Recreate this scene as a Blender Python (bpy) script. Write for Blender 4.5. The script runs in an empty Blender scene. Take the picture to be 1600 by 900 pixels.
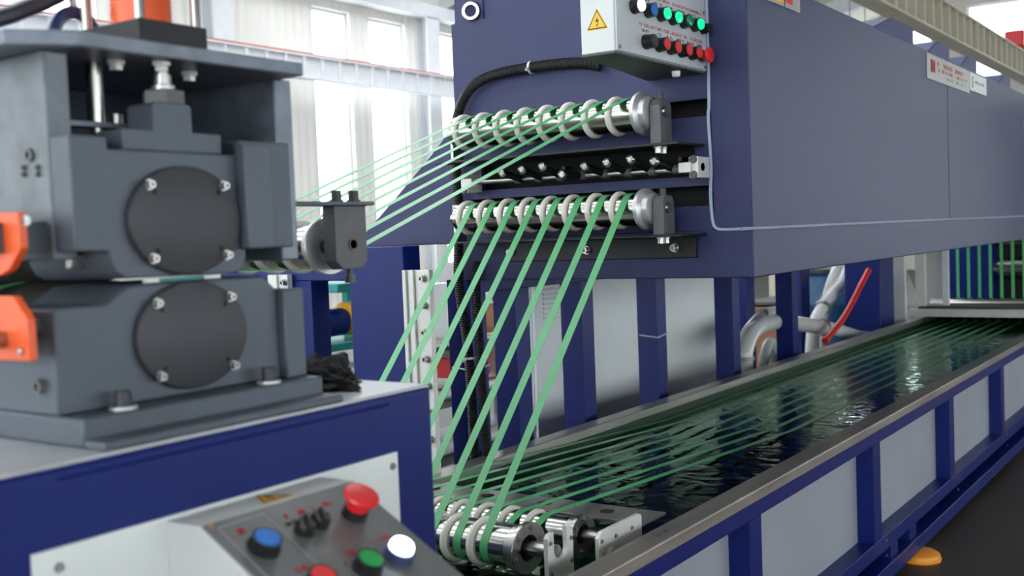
import bpy, bmesh, math, random
from mathutils import Vector, Matrix
random.seed(7)
R = math.radians
scene = bpy.context.scene
COL = scene.collection

# ---------------------------------------------------------------- camera, world, exposure
CAM = Vector((0, 0, 1.5))
YAW, PITCH, ROLL, FPX = 0.60934647, 0.05008510, 0.03839432, 1697.61
fw = Vector((math.cos(PITCH)*math.cos(YAW), math.cos(PITCH)*math.sin(YAW), -math.sin(PITCH)))
r0 = fw.cross(Vector((0, 0, 1))).normalized()
d0 = fw.cross(r0)
rt = r0*math.cos(ROLL) + d0*math.sin(ROLL)
dn = -r0*math.sin(ROLL) + d0*math.cos(ROLL)
cd = bpy.data.cameras.new('camera')
cam = bpy.data.objects.new('camera', cd)
COL.objects.link(cam)
m = Matrix((rt, -dn, -fw)).transposed().to_4x4()
m.translation = CAM
cam.matrix_world = m
cd.sensor_width = 36
cd.lens = 36*FPX/1600
cd.clip_start, cd.clip_end = 0.05, 300
cd.dof.use_dof = True
cd.dof.focus_distance = 3.5
cd.dof.aperture_fstop = 4.0
scene.camera = cam

w = bpy.data.worlds.new('overcast_sky')
scene.world = w
w.use_nodes = True
bg = w.node_tree.nodes['Background']
bg.inputs[0].default_value = (0.90, 0.95, 1.0, 1)
bg.inputs[1].default_value = 4.6

scene.view_settings.view_transform = 'Standard'
scene.view_settings.look = 'None'
scene.view_settings.gamma = 1
scene.view_settings.use_curve_mapping = False
scene.view_settings.exposure = 0.5
scene.cycles.max_bounces = 8
scene.cycles.transparent_max_bounces = 16
scene.cycles.sample_clamp_indirect = 6

# ---------------------------------------------------------------- materials
def lin(c):
    return tuple(((v/255)/12.92 if v/255 <= .04045 else ((v/255+.055)/1.055)**2.4) for v in c)

MATS = {}
def mat(name, rgb, rough=.5, metal=0., var=.12, vscale=6., bump=0., bscale=80., emit=None, estr=0., coat=0., rvar=.0, spec=.5, stretch=(1, 1, 1)):
    if name in MATS:
        return MATS[name]
    mt = bpy.data.materials.new(name)
    mt.use_nodes = True
    nt = mt.node_tree
    b = nt.nodes['Principled BSDF']
    c = lin(rgb)
    b.inputs['Roughness'].default_value = rough
    b.inputs['Metallic'].default_value = metal
    b.inputs['Specular IOR Level'].default_value = spec
    b.inputs['Coat Weight'].default_value = coat
    b.inputs['Coat Roughness'].default_value = .2
    tc = nt.nodes.new('ShaderNodeTexCoord')
    mp = nt.nodes.new('ShaderNodeMapping')
    mp.inputs['Scale'].default_value = stretch
    nt.links.new(tc.outputs['Object'], mp.inputs[0])
    nz = nt.nodes.new('ShaderNodeTexNoise')
    nz.inputs['Scale'].default_value = vscale
    nz.inputs['Detail'].default_value = 5
    nt.links.new(mp.outputs[0], nz.inputs['Vector'])
    rp = nt.nodes.new('ShaderNodeValToRGB')
    rp.color_ramp.elements[0].position = .3
    rp.color_ramp.elements[1].position = .7
    rp.color_ramp.elements[0].color = tuple(v*(1-var) for v in c)+(1,)
    rp.color_ramp.elements[1].color = tuple(min(1, v*(1+var)) for v in c)+(1,)
    nt.links.new(nz.outputs['Fac'], rp.inputs[0])
    nt.links.new(rp.outputs[0], b.inputs['Base Color'])
    if rvar:
        mr = nt.nodes.new('ShaderNodeMapRange')
        mr.inputs['To Min'].default_value = max(.02, rough-rvar)
        mr.inputs['To Max'].default_value = rough+rvar
        nt.links.new(nz.outputs['Fac'], mr.inputs['Value'])
        nt.links.new(mr.outputs[0], b.inputs['Roughness'])
    if bump:
        n2 = nt.nodes.new('ShaderNodeTexNoise')
        n2.inputs['Scale'].default_value = bscale
        n2.inputs['Detail'].default_value = 2
        nt.links.new(mp.outputs[0], n2.inputs['Vector'])
        bp = nt.nodes.new('ShaderNodeBump')
        bp.inputs['Strength'].default_value = bump
        bp.inputs['Distance'].default_value = .002
        nt.links.new(n2.outputs['Fac'], bp.inputs['Height'])
        nt.links.new(bp.outputs[0], b.inputs['Normal'])
    if emit:
        b.inputs['Emission Color'].default_value = lin(emit)+(1,)
        b.inputs['Emission Strength'].default_value = estr
    MATS[name] = mt
    return mt

NAVY = mat('navy_orange_peel_paint', (40, 46, 90), .42, var=.06, bump=.8, bscale=320, coat=0, spec=.42)
BLUE = mat('blue_frame_paint', (1, 27, 102), .38, var=.08, bump=.15, bscale=200, spec=.3)
GREY = mat('grey_machine_paint', (84, 91, 101), .48, .25, var=.14, vscale=9, bump=.12, bscale=120, rvar=.1)
WORN = mat('worn_grey_steel', (118, 126, 138), .42, .4, var=.25, vscale=22, bump=.2, bscale=60, rvar=.15)
DISC = mat('dark_cover_metal', (66, 67, 72), .5, .35, var=.1, vscale=5, bump=.08, bscale=160)
DARK = mat('black_metal', (26, 27, 30), .42, .3, var=.15)
BLOCK = mat('gunmetal_block', (92, 93, 96), .5, .2, var=.12, vscale=20)
VOID = mat('dark_cavity', (10, 10, 12), .8, var=.1)  # near-black colour standing in for the shade inside slots and holes
CHROME = mat('polished_steel', (178, 176, 170), .2, 1., var=.06, vscale=3, rvar=.04, stretch=(1, 12, 1))
SATIN = mat('satin_steel', (196, 196, 196), .35, .6, var=.08, vscale=8)
STEEL = mat('brushed_steel', (172, 170, 166), .3, 1., var=.12, vscale=12, rvar=.1)
RIM = mat('stainless_rim', (168, 163, 156), .32, .7, var=.22, vscale=5, rvar=.12, stretch=(.4, 3, 3))
RING = mat('ceramic_ring', (232, 227, 216), .35, var=.08)
WHITE = mat('off_white_panel', (222, 228, 226), .45, var=.04, bump=.05, bscale=200)
TPANEL = mat('pale_grey_panel', (150, 155, 165), .5, var=.05, vscale=3, bump=.1, bscale=150)
ALU = mat('white_aluminium', (214, 214, 210), .4, .2, var=.08)
BOXG = mat('light_grey_enclosure', (204, 207, 206), .42, var=.04)
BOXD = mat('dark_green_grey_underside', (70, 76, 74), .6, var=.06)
BTXT = mat('black_print', (30, 30, 32), .6, var=.05)
RTXT = mat('red_print', (200, 45, 50), .6, var=.05)
YEL = mat('yellow_sticker', (232, 182, 45), .5, var=.05)
BLK = mat('black_plastic', (22, 22, 24), .35, var=.05)
REDP = mat('red_plastic', (222, 36, 40), .32, var=.04)
BLUP = mat('blue_button', (20, 110, 200), .3, var=.04)
GRNP = mat('green_button', (10, 150, 70), .3, var=.04)
GDIM = mat('dim_green_lens', (20, 140, 95), .2, var=.04)
GLIT = mat('lit_green_lens', (20, 200, 120), .2, var=.02, emit=(0, 235, 130), estr=1.1)
WLIT = mat('lit_white_lens', (240, 245, 255), .2, var=.02, emit=(235, 243, 255), estr=3.0)
BEAD = mat('pale_sealant', (150, 165, 185), .4, var=.1)
STRAP = mat('green_strap', (82, 172, 110), .35, var=.06, vscale=15)
ORNG = mat('orange_paint', (232, 92, 40), .4, var=.08)
CYL = mat('orange_cylinder', (226, 84, 30), .25, .1, var=.15, vscale=10)
PAD = mat('orange_rubber_pad', (238, 150, 30), .35, var=.05)
CLOTH = mat('black_cloth', (20, 20, 22), .95, var=.3, vscale=30, bump=.5, bscale=300)
RUBBER = mat('black_rubber', (30, 31, 33), .45, var=.15)
ROLLB = mat('dark_press_roll', (44, 44, 40), .75, 0, spec=.2, var=.3, vscale=10, stretch=(1, 4, 1))
HOSE = mat('clear_white_hose', (205, 205, 203), .2, var=.08, spec=.7)
REDH = mat('red_hose', (215, 40, 35), .35, var=.05)
TEAL = mat('teal_paint', (20, 130, 128), .45, var=.1)
YELP = mat('yellow_paint', (228, 165, 30), .4, var=.06)
DRUM = mat('blue_drum', (28, 78, 120), .45, var=.15)
CARD = mat('brown_board', (160, 112, 82), .7, var=.12)
CREAM = mat('cream_wall', (214, 211, 204), .7, var=.04, vscale=2)
GIRD = mat('beige_girder', (202, 195, 178), .6, var=.1, vscale=2)
WCOL = mat('white_column_paint', (220, 222, 226), .6, var=.04)
REDR = mat('red_rail', (190, 104, 96), .5, var=.1)
SLATE = mat('slate_steel_shelf', (90, 90, 92), .5, .4, var=.2)
CONC = mat('dark_concrete', (58, 53, 48), .55, var=.3, vscale=1.6, bump=.25, bscale=25, rvar=.15)
REDF = mat('red_walkway_paint', (120, 62, 50), .6, var=.25, vscale=3)
GRATE = mat('dark_grate', (58, 55, 48), .7, .2, var=.3, vscale=30)
CLEARW = mat('clear_knob', (215, 218, 215), .15, var=.03)
ROOF = mat('roof_sheet', (188, 184, 174), .7, var=.06)
TANKIN = mat('green_tank_lining', (8, 42, 24), .5, var=.2, vscale=4)
LAMP = mat('tube_lamp', (250, 250, 250), .3, emit=(250, 252, 255), estr=6.0)

def ribbed_wall():
    mt = mat('ribbed_wall_sheet', (232, 229, 223), .7, var=.04, vscale=1)
    nt = mt.node_tree
    tc = nt.nodes.new('ShaderNodeTexCoord')
    wv = nt.nodes.new('ShaderNodeTexWave')
    wv.inputs['Scale'].default_value = 1.6
    wv.bands_direction = 'X'
    bp = nt.nodes.new('ShaderNodeBump')
    bp.inputs['Strength'].default_value = .6
    bp.inputs['Distance'].default_value = .03
    nt.links.new(tc.outputs['Object'], wv.inputs['Vector'])
    nt.links.new(wv.outputs['Fac'], bp.inputs['Height'])
    nt.links.new(bp.outputs[0], nt.nodes['Principled BSDF'].inputs['Normal'])
    return mt
RIBW = ribbed_wall()

def clear_surface(name, tint, rough, wave=0., ior=1.33):
    mt = bpy.data.materials.new(name)
    mt.use_nodes = True
    nt = mt.node_tree
    for n in list(nt.nodes):
        if n.type != 'OUTPUT_MATERIAL':
            nt.nodes.remove(n)
    out = nt.nodes['Material Output']
    tr = nt.nodes.new('ShaderNodeBsdfTransparent')
    tr.inputs[0].default_value = tint+(1,)
    gl = nt.nodes.new('ShaderNodeBsdfGlossy')
    gl.inputs['Roughness'].default_value = rough
    gl.inputs['Color'].default_value = (.74, .93, .82, 1) if wave else (1, 1, 1, 1)
    fr = nt.nodes.new('ShaderNodeFresnel')
    fr.inputs['IOR'].default_value = ior
    mx = nt.nodes.new('ShaderNodeMixShader')
    if wave:
        nt.links.new(fr.outputs[0], mx.inputs[0])
    else:
        mx.inputs[0].default_value = .06
    nt.links.new(tr.outputs[0], mx.inputs[1])
    nt.links.new(gl.outputs[0], mx.inputs[2])
    nt.links.new(mx.outputs[0], out.inputs[0])
    if wave:
        tc = nt.nodes.new('ShaderNodeTexCoord')
        mp = nt.nodes.new('ShaderNodeMapping')
        mp.inputs['Scale'].default_value = (1.0, .62, 1)
        mp.inputs['Rotation'].default_value = (0, 0, R(-38))
        n1 = nt.nodes.new('ShaderNodeTexNoise')
        n1.inputs['Scale'].default_value = 8
        n1.inputs['Detail'].default_value = 3
        n1.inputs['Distortion'].default_value = .8
        bp = nt.nodes.new('ShaderNodeBump')
        bp.inputs['Strength'].default_value = wave
        bp.inputs['Distance'].default_value = .02
        nt.links.new(tc.outputs['Object'], mp.inputs[0])
        nt.links.new(mp.outputs[0], n1.inputs['Vector'])
        nt.links.new(n1.outputs['Fac'], bp.inputs['Height'])
        nt.links.new(bp.outputs[0], gl.inputs['Normal'])
        nt.links.new(bp.outputs[0], fr.inputs['Normal'])
    return mt
GLASS = clear_surface('window_glass', (.96, .98, .97), .02, ior=1.45)
WATER = clear_surface('green_water', (.55, .9, .68), .02, wave=.34)

# ---------------------------------------------------------------- mesh helpers
def box(bm, x0, x1, y0, y1, z0, z1):
    v = [bm.verts.new(p) for p in ((x0, y0, z0), (x1, y0, z0), (x1, y1, z0), (x0, y1, z0), (x0, y0, z1), (x1, y0, z1), (x1, y1, z1), (x0, y1, z1))]
    for f in ((0, 3, 2, 1), (4, 5, 6, 7), (0, 1, 5, 4), (1, 2, 6, 5), (2, 3, 7, 6), (3, 0, 4, 7)):
        bm.faces.new([v[i] for i in f])

def prism(bm, pts, vec):
    """closed polygon of 3-D points pushed along vec"""
    vec = Vector(vec)
    a = [bm.verts.new(p) for p in pts]
    b = [bm.verts.new(Vector(p)+vec) for p in pts]
    bm.faces.new(a)
    bm.faces.new(b[::-1])
    n = len(a)
    for i in range(n):
        bm.faces.new((a[i], b[i], b[(i+1) % n], a[(i+1) % n]))

def xz(pts, y):
    return [(p[0], y, p[1]) for p in pts]
def yz(pts, x):
    return [(x, p[0], p[1]) for p in pts]
def xy(pts, z):
    return [(p[0], p[1], z) for p in pts]

def basis(ax):
    ax = Vector(ax).normalized()
    t = Vector((1, 0, 0)) if abs(ax.x) < .9 else Vector((0, 0, 1))
    u = (t - ax*t.dot(ax)).normalized()
    return ax, u, ax.cross(u)

def lathe(bm, prof, org, ax, seg=24, su=1., closed=False):
    """prof: (t, r) along ax from org; su widens the first cross axis"""
    org = Vector(org)
    ax, u, v = basis(ax)
    rings = []
    for t, r in prof:
        c = org+ax*t
        if r < 1e-6:
            rings.append([bm.verts.new(c)])
        else:
            rings.append([bm.verts.new(c+u*(su*r*math.cos(2*math.pi*k/seg))+v*(r*math.sin(2*math.pi*k/seg))) for k in range(seg)])
    for a, b in zip(rings, rings[1:]):
        for k in range(seg):
            k2 = (k+1) % seg
            if len(a) == 1 and len(b) == 1:
                continue
            if len(a) == 1:
                bm.faces.new((a[0], b[k2], b[k]))
            elif len(b) == 1:
                bm.faces.new((a[k], a[k2], b[0]))
            else:
                bm.faces.new((a[k], a[k2], b[k2], b[k]))
    if not closed:
        for rg, rev in ((rings[0], True), (rings[-1], False)):
            if len(rg) > 2:
                bm.faces.new(rg[::-1] if rev else rg)

def cyl(bm, p0, p1, r, seg=16, su=1.):
    d = Vector(p1)-Vector(p0)
    lathe(bm, [(0, r), (d.length, r)], p0, d, seg, su)

def ringband(bm, org, ax, t0, t1, ri, ro, seg=28, su=1.):
    lathe(bm, [(t0, ri), (t0, ro), (t1, ro), (t1, ri), (t0, ri)], org, ax, seg, su, closed=True)

def smooth_path(pts, n=8):
    P = [Vector(p) for p in pts]
    out = []
    for i in range(len(P)-1):
        a = P[max(0, i-1)]; b = P[i]; c = P[i+1]; d = P[min(len(P)-1, i+2)]
        for k in range(n):
            t = k/n
            out.append(.5*((2*b)+(c-a)*t+(2*a-5*b+4*c-d)*t*t+(3*b-a-3*c+d)*t**3))
    out.append(P[-1])
    return out

def tube(bm, path, r, seg=10, rib=None):
    P = [Vector(p) for p in path]
    if rib:
        pitch, amp = rib
        Q = []
        acc = 0
        for a, b in zip(P, P[1:]):
            L = (b-a).length
            while acc < L:
                Q.append(a.lerp(b, acc/L))
                acc += pitch/2
            acc -= L
        P = Q
    rings = []
    up = Vector((.3, .2, 1)).normalized()
    u = None
    for i, p in enumerate(P):
        t = (P[min(i+1, len(P)-1)]-P[max(i-1, 0)]).normalized()
        if u is None:
            u = t.cross(up).normalized()
        else:
            u = (u-t*u.dot(t)).normalized()
        v = t.cross(u)
        rr = r+(rib[1]*(1 if i % 2 else -1) if rib else 0)
        rings.append([bm.verts.new(p+u*(rr*math.cos(2*math.pi*k/seg))+v*(rr*math.sin(2*math.pi*k/seg))) for k in range(seg)])
    for a, b in zip(rings, rings[1:]):
        for k in range(seg):
            bm.faces.new((a[k], a[(k+1) % seg], b[(k+1) % seg], b[k]))
    bm.faces.new(rings[0][::-1])
    bm.faces.new(rings[-1])

WLOC = {}
def mesh(name, bm, material, flat=False):
    bmesh.ops.recalc_face_normals(bm, faces=bm.faces[:])
    me = bpy.data.meshes.new(name)
    bm.to_mesh(me)
    bm.free()
    me.materials.append(material)
    if not flat:
        me.shade_smooth()
        me.set_sharp_from_angle(angle=R(32))
    return me

def obj(name, bm, material, parent=None, bevel=0., flat=False):
    """one mesh object; bm holds world coordinates"""
    off = WLOC.get(parent.name, Vector()) if parent else Vector()
    if off.length:
        bmesh.ops.translate(bm, verts=bm.verts[:], vec=-off)
    o = bpy.data.objects.new(name, mesh(name, bm, material, flat))
    COL.objects.link(o)
    if name == 'printed_text':
        o['kind'] = 'stuff'
    if parent:
        o.parent = parent
    WLOC[o.name] = off.copy()
    if bevel:
        md = o.modifiers.new('bevel', 'BEVEL')
        md.width = bevel
        md.segments = 2
        md.limit_method = 'ANGLE'
        md.angle_limit = R(40)
    return o

def inst(name, me, parent, loc, rot=None):
    """shares mesh data me; loc in world space"""
    o = bpy.data.objects.new(name, me)
    COL.objects.link(o)
    off = WLOC.get(parent.name, Vector()) if parent else Vector()
    o.location = Vector(loc)-off
    if rot:
        o.rotation_euler = rot
    o.parent = parent
    WLOC[o.name] = Vector(loc)
    return o

def tag(o, label=None, cat=None, group=None, kind=None):
    if label: o['label'] = label
    if cat: o['category'] = cat
    if group: o['group'] = group
    if kind: o['kind'] = kind
    return o

def thing(name, loc, label, cat, group=None):
    o = bpy.data.objects.new(name, None)
    o.empty_display_size = .05
    COL.objects.link(o)
    o.location = loc
    WLOC[o.name] = Vector(loc)
    return tag(o, label, cat, group)

def B():
    return bmesh.new()
def bx(name, x0, x1, y0, y1, z0, z1, material, parent=None, bevel=0.):
    bm = B()
    box(bm, x0, x1, y0, y1, z0, z1)
    return obj(name, bm, material, parent, bevel)

def dashes(bm, org, du, dv, dn_, length, height, n, thick=.0006, gap=.35, seed=1):
    """a line of small printed strokes, too small to read"""
    rnd = random.Random(seed)
    org = Vector(org); du = Vector(du); dv = Vector(dv); dn_ = Vector(dn_)
    step = length/n
    for i in range(n):
        if rnd.random() < .13:
            continue
        a = org+du*(i*step)
        wd = step*(1-gap)
        for lo, hi, x0, x1 in ((0, 1, 0, .3), (0, .25, 0, 1), (.75, 1, .0, 1), (.0, 1, .7, 1)):
            if rnd.random() < .35:
                continue
            p = [a+du*(wd*x0)+dv*(height*lo), a+du*(wd*x1)+dv*(height*lo), a+du*(wd*x1)+dv*(height*hi), a+du*(wd*x0)+dv*(height*hi)]
            prism(bm, p, dn_*thick)

SX = 1.2        # wheels and rollers are a little wider along the line than they are tall
FLOOR = -.06
ORD = ['first', 'second', 'third', 'fourth', 'fifth', 'sixth', 'seventh', 'eighth', 'ninth', 'tenth', 'eleventh', 'twelfth']

def bolt_mesh(name, r, h, material, ax=(0, -1, 0), socket=True):
    bm = B()
    pr = [(0, r*1.35), (h*.18, r*1.35), (h*.18, r), (h, r)]
    if socket:
        pr += [(h, r*.55), (h*.6, r*.5)]
    lathe(bm, pr, (0, 0, 0), ax, 14)
    return mesh(name, bm, material)
BOLT_Y = bolt_mesh('bolt_facing_side', .0055, .009, STEEL)
BOLT_Z = bolt_mesh('bolt_upright', .011, .024, DISC, (0, 0, 1))
BOLT_X = bolt_mesh('bolt_facing_end', .010, .008, BLOCK, (-1, 0, 0))
BOLT_XS = bolt_mesh('steel_bolt_facing_end', .011, .02, STEEL, (-1, 0, 0))
BOLT_ZD = bolt_mesh('bolt_hanging', .011, .02, STEEL, (0, 0, -1))
SCREW_Y = bolt_mesh('small_screw_side', .005, .004, STEEL)

# ================================================================ THE HALL
def structure(o):
    o['kind'] = 'structure'
    return o
X0, X1, YN, YF = -14, 34, -9, 14
structure(bx('floor', X0, X1, YN, YF, FLOOR-.2, FLOOR, CONC))
bm = B()
box(bm, X0+.5, X1-.5, -.9, .55, FLOOR, FLOOR+.003)
wk = structure(obj('trim_1', bm, REDF))
wk['label'] = 'faded red painted walkway strip on the concrete floor'

def wall_with_windows(name, axis, at, thick, a0, a1, z0, z1, wins, material):
    """wins: (a, b, zlo, zhi) openings sorted along the wall"""
    bm = B()
    def piece(p, q, lo, hi):
        if q-p < 1e-4 or hi-lo < 1e-4:
            return
        if axis == 'x':
            box(bm, p, q, at, at+thick, lo, hi)
        else:
            box(bm, at, at+thick, p, q, lo, hi)
    cur = a0
    for (p, q, lo, hi) in wins:
        piece(cur, p, z0, z1)
        piece(p, q, z0, lo)
        piece(p, q, hi, z1)
        cur = q
    piece(cur, a1, z0, z1)
    return structure(obj(name, bm, material))

WN = [0]
def window(axis, at, thick, p, q, lo, hi, bars):
    WN[0] += 1
    bm = B()
    def bar(a, b, c, d):
        if axis == 'x':
            box(bm, a, b, at+thick*.3, at+thick*.6, c, d)
        else:
            box(bm, at+thick*.3, at+thick*.6, a, b, c, d)
    f = .05
    bar(p, p+f, lo, hi); bar(q-f, q, lo, hi); bar(p+f, q-f, lo, lo+f); bar(p+f, q-f, hi-f, hi)
    n = bars
    for k in range(1, n):
        z = lo+(hi-lo)*k/n
        bar(p+f, q-f, z-.02, z+.02)
    o = structure(obj('window_%d' % WN[0], bm, WCOL))
    bm = B()
    if axis == 'x':
        box(bm, p+f, q-f, at+thick*.44, at+thick*.46, lo+f, hi-f)
    else:
        box(bm, at+thick*.44, at+thick*.46, p+f, q-f, lo+f, hi-f)
    obj('pane', bm, GLASS, o)

farw = []
for base in (-13, -7, -1, 5):
    farw += [(base+.4, base+1.4, .9, 5.7), (base+1.9, base+2.9, .9, 5.7), (base+3.4, base+4.4, .9, 5.7)]
farw = [v for v in farw if v[1] < 8] + [(8.75, 9.75, .9, 5.7)]
farw += [(14.15, 15.12, .9, 5.7), (15.65, 16.7, .9, 5.7), (17.75, 18.85, .9, 5.7), (19.4, 20.5, .9, 5.7), (22.5, 23.5, .9, 5.7), (24.1, 25.1, .9, 5.7), (28, 29, .9, 5.7), (30, 31, .9, 5.7)]
wall_with_windows('wall_back', 'x', YF, .3, X0, X1, FLOOR, 6.6, farw, RIBW)
for v in farw:
    window('x', YF, .3, *v, 1)
nearw = [(x, x+4.2, .6, 3.3) for x in (-13, -8, -3, 2, 7, 12, 17, 22, 27)]  # unseen windows, enlarged to throw light on the cabinets behind the posts
wall_with_windows('wall_front', 'x', YN-.3, .3, X0, X1, FLOOR, 6.6, nearw, mat('taupe_wall', (84, 79, 80), .7, var=.06, vscale=1))  # unseen wall, toned dark so the oven side reflects dark near its top
for v in nearw:
    window('x', YN-.3, .3, *v, 2)
endw = [(-8, -2, .9, 4.5), (-.5, 3.6, 5.6, 7.4), (5.15, 7.2, 5.5, 7.6), (8.2, 11, 5.5, 7.2)]
wall_with_windows('wall_right', 'y', X1, .3, YN, YF, FLOOR, 10, endw, CREAM)
for v in endw:
    window('y', X1, .3, *v, 2)
leftw = [(-8, -1, FLOOR+.0, 6.4), (-.2, 6.4, .3, 7.0), (7, 13.8, .3, 6.6)]  # unseen openings, enlarged to brighten the oven front
wall_with_windows('wall_left', 'y', X0-.3, .3, YN, YF, FLOOR, 10, leftw, CREAM)
for v in leftw[1:]:
    window('y', X0-.3, .3, *v, 2)

# pitched roof: sheet strips between skylight strips
RY, RZ = 2.5, 9.2
bm = B()
for (ya, yb) in ((YF+.3, RY), (YN-.3, RY)):
    def zz(y):
        return 6.6+(RZ-6.6)*(abs(y-ya)/abs(yb-ya))
    x = X0
    while x < X1:
        x2 = x+2.2
        prism(bm, [(x, ya, zz(ya)), (x2, ya, zz(ya)), (x2, yb, zz(yb)), (x, yb, zz(yb))], (0, 0, .12))
        # across a skylight strip the sheet closes only at the eaves and the ridge
        x3 = x2+1.8
        for (s, t) in (((0, .12), (.88, 1)) if ya > 0 and x < 15 else ((0, 1),)):  # unseen skylights; near slope kept closed to darken the oven and tank sides
            y1_, y2_ = ya+(yb-ya)*s, ya+(yb-ya)*t
            prism(bm, [(x2, y1_, zz(y1_)), (x3, y1_, zz(y1_)), (x3, y2_, zz(y2_)), (x2, y2_, zz(y2_))], (0, 0, .12))
        x += 4.0
structure(obj('ceiling', bm, ROOF))
for i, x in enumerate(range(-12, 34, 6)):
    bm = B()
    for ya in (YF, YN):
        prism(bm, [(x-.12, ya, 6.15), (x+.12, ya, 6.15), (x+.12, RY, 8.7), (x-.12, RY, 8.7)], (0, 0, .4))
    tr = structure(obj('trim_%d' % (i+2), bm, WCOL))
    tr['label'] = 'pale steel roof rafter under the roof sheets'
bm = B()
box(bm, X0, X1, YF-.35, YF, 5.86, 6.1)
structure(obj('trim_20', bm, WCOL))['label'] = 'white eaves beam above the tall windows'
for i, x in enumerate((-8.4, -2.4, 4.3, 11.65, 17.0, 21.3, 26.6)):
    bm = B()
    box(bm, x, x+.4, YF-.32, YF-.28, FLOOR, 5.86)
    box(bm, x, x+.4, YF-.04, YF, FLOOR, 5.86)
    box(bm, x+.18, x+.22, YF-.28, YF-.04, FLOOR, 5.86)
    tag(obj('steel_column', bm, WCOL), 'white steel column against the window wall, %s from the hall end behind the press' % ORD[i], 'column', 'white columns along the window wall')

def girder(name, y, zt, zb, xa, xb, step, material, label, rail=False, depth=.16):
    t = thing(name, (xa, y, zb), label, 'crane beam')
    bm = B()
    box(bm, xa, xb, y-.01, y+.01, zb+.03, zt-.03)
    obj('web', bm, material, t)
    bx('top_flange', xa, xb, y-depth, y+depth, zt-.03, zt, material, t)
    bx('bottom_flange', xa, xb, y-depth, y+depth, zb, zb+.03, material, t)
    if rail:
        bx('crane_rail', xa, xb, y-.04, y+.04, zt, zt+.035, REDR, t)
    bm = B()
    box(bm, -.03, .03, -depth*.8, -.01, zb+.03, zt-.03)
    me = mesh('stiffener', bm, material)
    x = xa+step*.5
    while x < xb:
        inst('stiffener', me, t, (x, y, 0))
        x += step
    return t
girder('crane_runway_beam', YF-.75, 4.62, 4.22, 2, 30, .42, WCOL, 'white ribbed crane runway beam with red rail crossing the tall windows', rail=True, depth=.07)
girder('crane_runway_beam', 4.6, 5.13, 4.55, 8, 33, .55, GIRD, 'beige crane girder with upright stiffeners above the blue oven')
bx_col = B()
box(bx_col, 12.0, 12.3, 4.45, 4.75, FLOOR, 4.55)
tag(obj('steel_column', bx_col, GIRD), 'beige column carrying the ribbed crane girder', 'column')
t = thing('tube_light', (17.2, 5.4, 4.5), 'white tube light hanging below the beige crane girder', 'lamp')
bx('housing', 17.2, 18.4, 5.36, 5.5, 4.62, 4.68, WCOL, t)
bm = B(); cyl(bm, (17.25, 5.43, 4.59), (18.35, 5.43, 4.59), .03); obj('tube', bm, LAMP, t)
bm = B(); cyl(bm, (17.4, 5.43, 4.68), (17.4, 5.43, 8.2), .006, 6); cyl(bm, (18.2, 5.43, 4.68), (18.2, 5.43, 8.2), .006, 6); obj('hanger', bm, DARK, t)
t = thing('crane_trolley', (26.5, 4.6, 5.13), 'red crane trolley riding on the beige girder', 'crane')
bx('carriage', 26.3, 27.2, 4.4, 4.8, 5.2, 5.55, REDP, t, .03)
for x in (26.5, 27.0):
    bm = B(); lathe(bm, [(0, .07), (.06, .07)], (x, 4.57, 5.2), (0, 1, 0), 16); obj('wheel', bm, DARK, t)

# ================================================================ THE OVEN
XO, YA, YB, ZB, ZS, ZT, XE = 3.27, 1.343, 2.514, 1.33, 1.487, 2.30, 9.3
oven = thing('stretching_oven', (XO, YA, FLOOR), 'long navy blue oven on posts above the water tank', 'oven')
# front plate with two strap slots and the comb window
YS = 1.478
bm = B()
S1, S2, CW = (1.856, 1.912), (1.566, 1.632), (1.664, 1.764)
YL = 2.46
zc = ZS
for lo, hi, ya, yb in ((S2[0], S2[1], YS+.004, YL), (CW[0], CW[1], 1.535, 2.40), (S1[0], S1[1], YS+.004, YL)):
    box(bm, XO, XO+.02, YS, YB, zc, lo)
    box(bm, XO, XO+.02, YS, ya, lo, hi)
    box(bm, XO, XO+.02, yb, YB, lo, hi)
    zc = hi
box(bm, XO, XO+.02, YS, YB, zc, ZT-.01)
bmesh.ops.remove_doubles(bm, verts=bm.verts[:], dist=1e-5)
obj('front_panel', bm, NAVY, oven)
bm = B(); box(bm, XO+.10, XO+.11, YS, YB-.02, ZS, ZT-.05); obj('interior_shade_sheet', bm, VOID, oven)  # black sheet added to stand in for the darkness inside the oven
# side strip of the front and the long side, split at the panel joint
bx('side_panel', XO, 5.868, YA, YS, ZS, ZT, NAVY, oven, .005)
bx('side_panel', 5.874, 7.9, YA, YA+.03, ZS, ZT, NAVY, oven, .0)
bx('side_panel', 7.906, XE, YA, YA+.03, ZS, ZT, NAVY, oven, .0)
bx('back_panel', XO+.02, XE, YB-.03, YB, ZS, ZT, NAVY, oven)
bx('roof_panel', XO+.02, XE, YA+.03, YB-.03, ZT-.03, ZT-.005, NAVY, oven)
bx('end_panel', XE-.03, XE, YA+.03, YB-.03, ZS, ZT-.03, NAVY, oven)
bx('base_box', XO, XE, YA, YB, ZB, ZS, NAVY, oven, .004)
bm = B()
tube(bm, smooth_path([(XO-.003, YS, ZT-.01), (XO-.003, YS, 1.92), (XO-.004, YS+.004, 1.85), (XO-.003, YS, 1.7), (XO-.004, YS+.004, 1.6), (XO-.003, YS, 1.52), (XO-.003, YS-.012, 1.492), (XO-.003, YS-.05, 1.486), (XO-.003, YA+.02, 1.487), (XO-.002, YA-.002, ZS), (XO+.04, YA-.003, ZS), (5, YA-.003, ZS), (7, YA-.003, ZS-.002), (XE, YA-.003, ZS-.002)], 6), .0055, 8)
obj('sealant_bead', bm, BEAD, oven)
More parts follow.
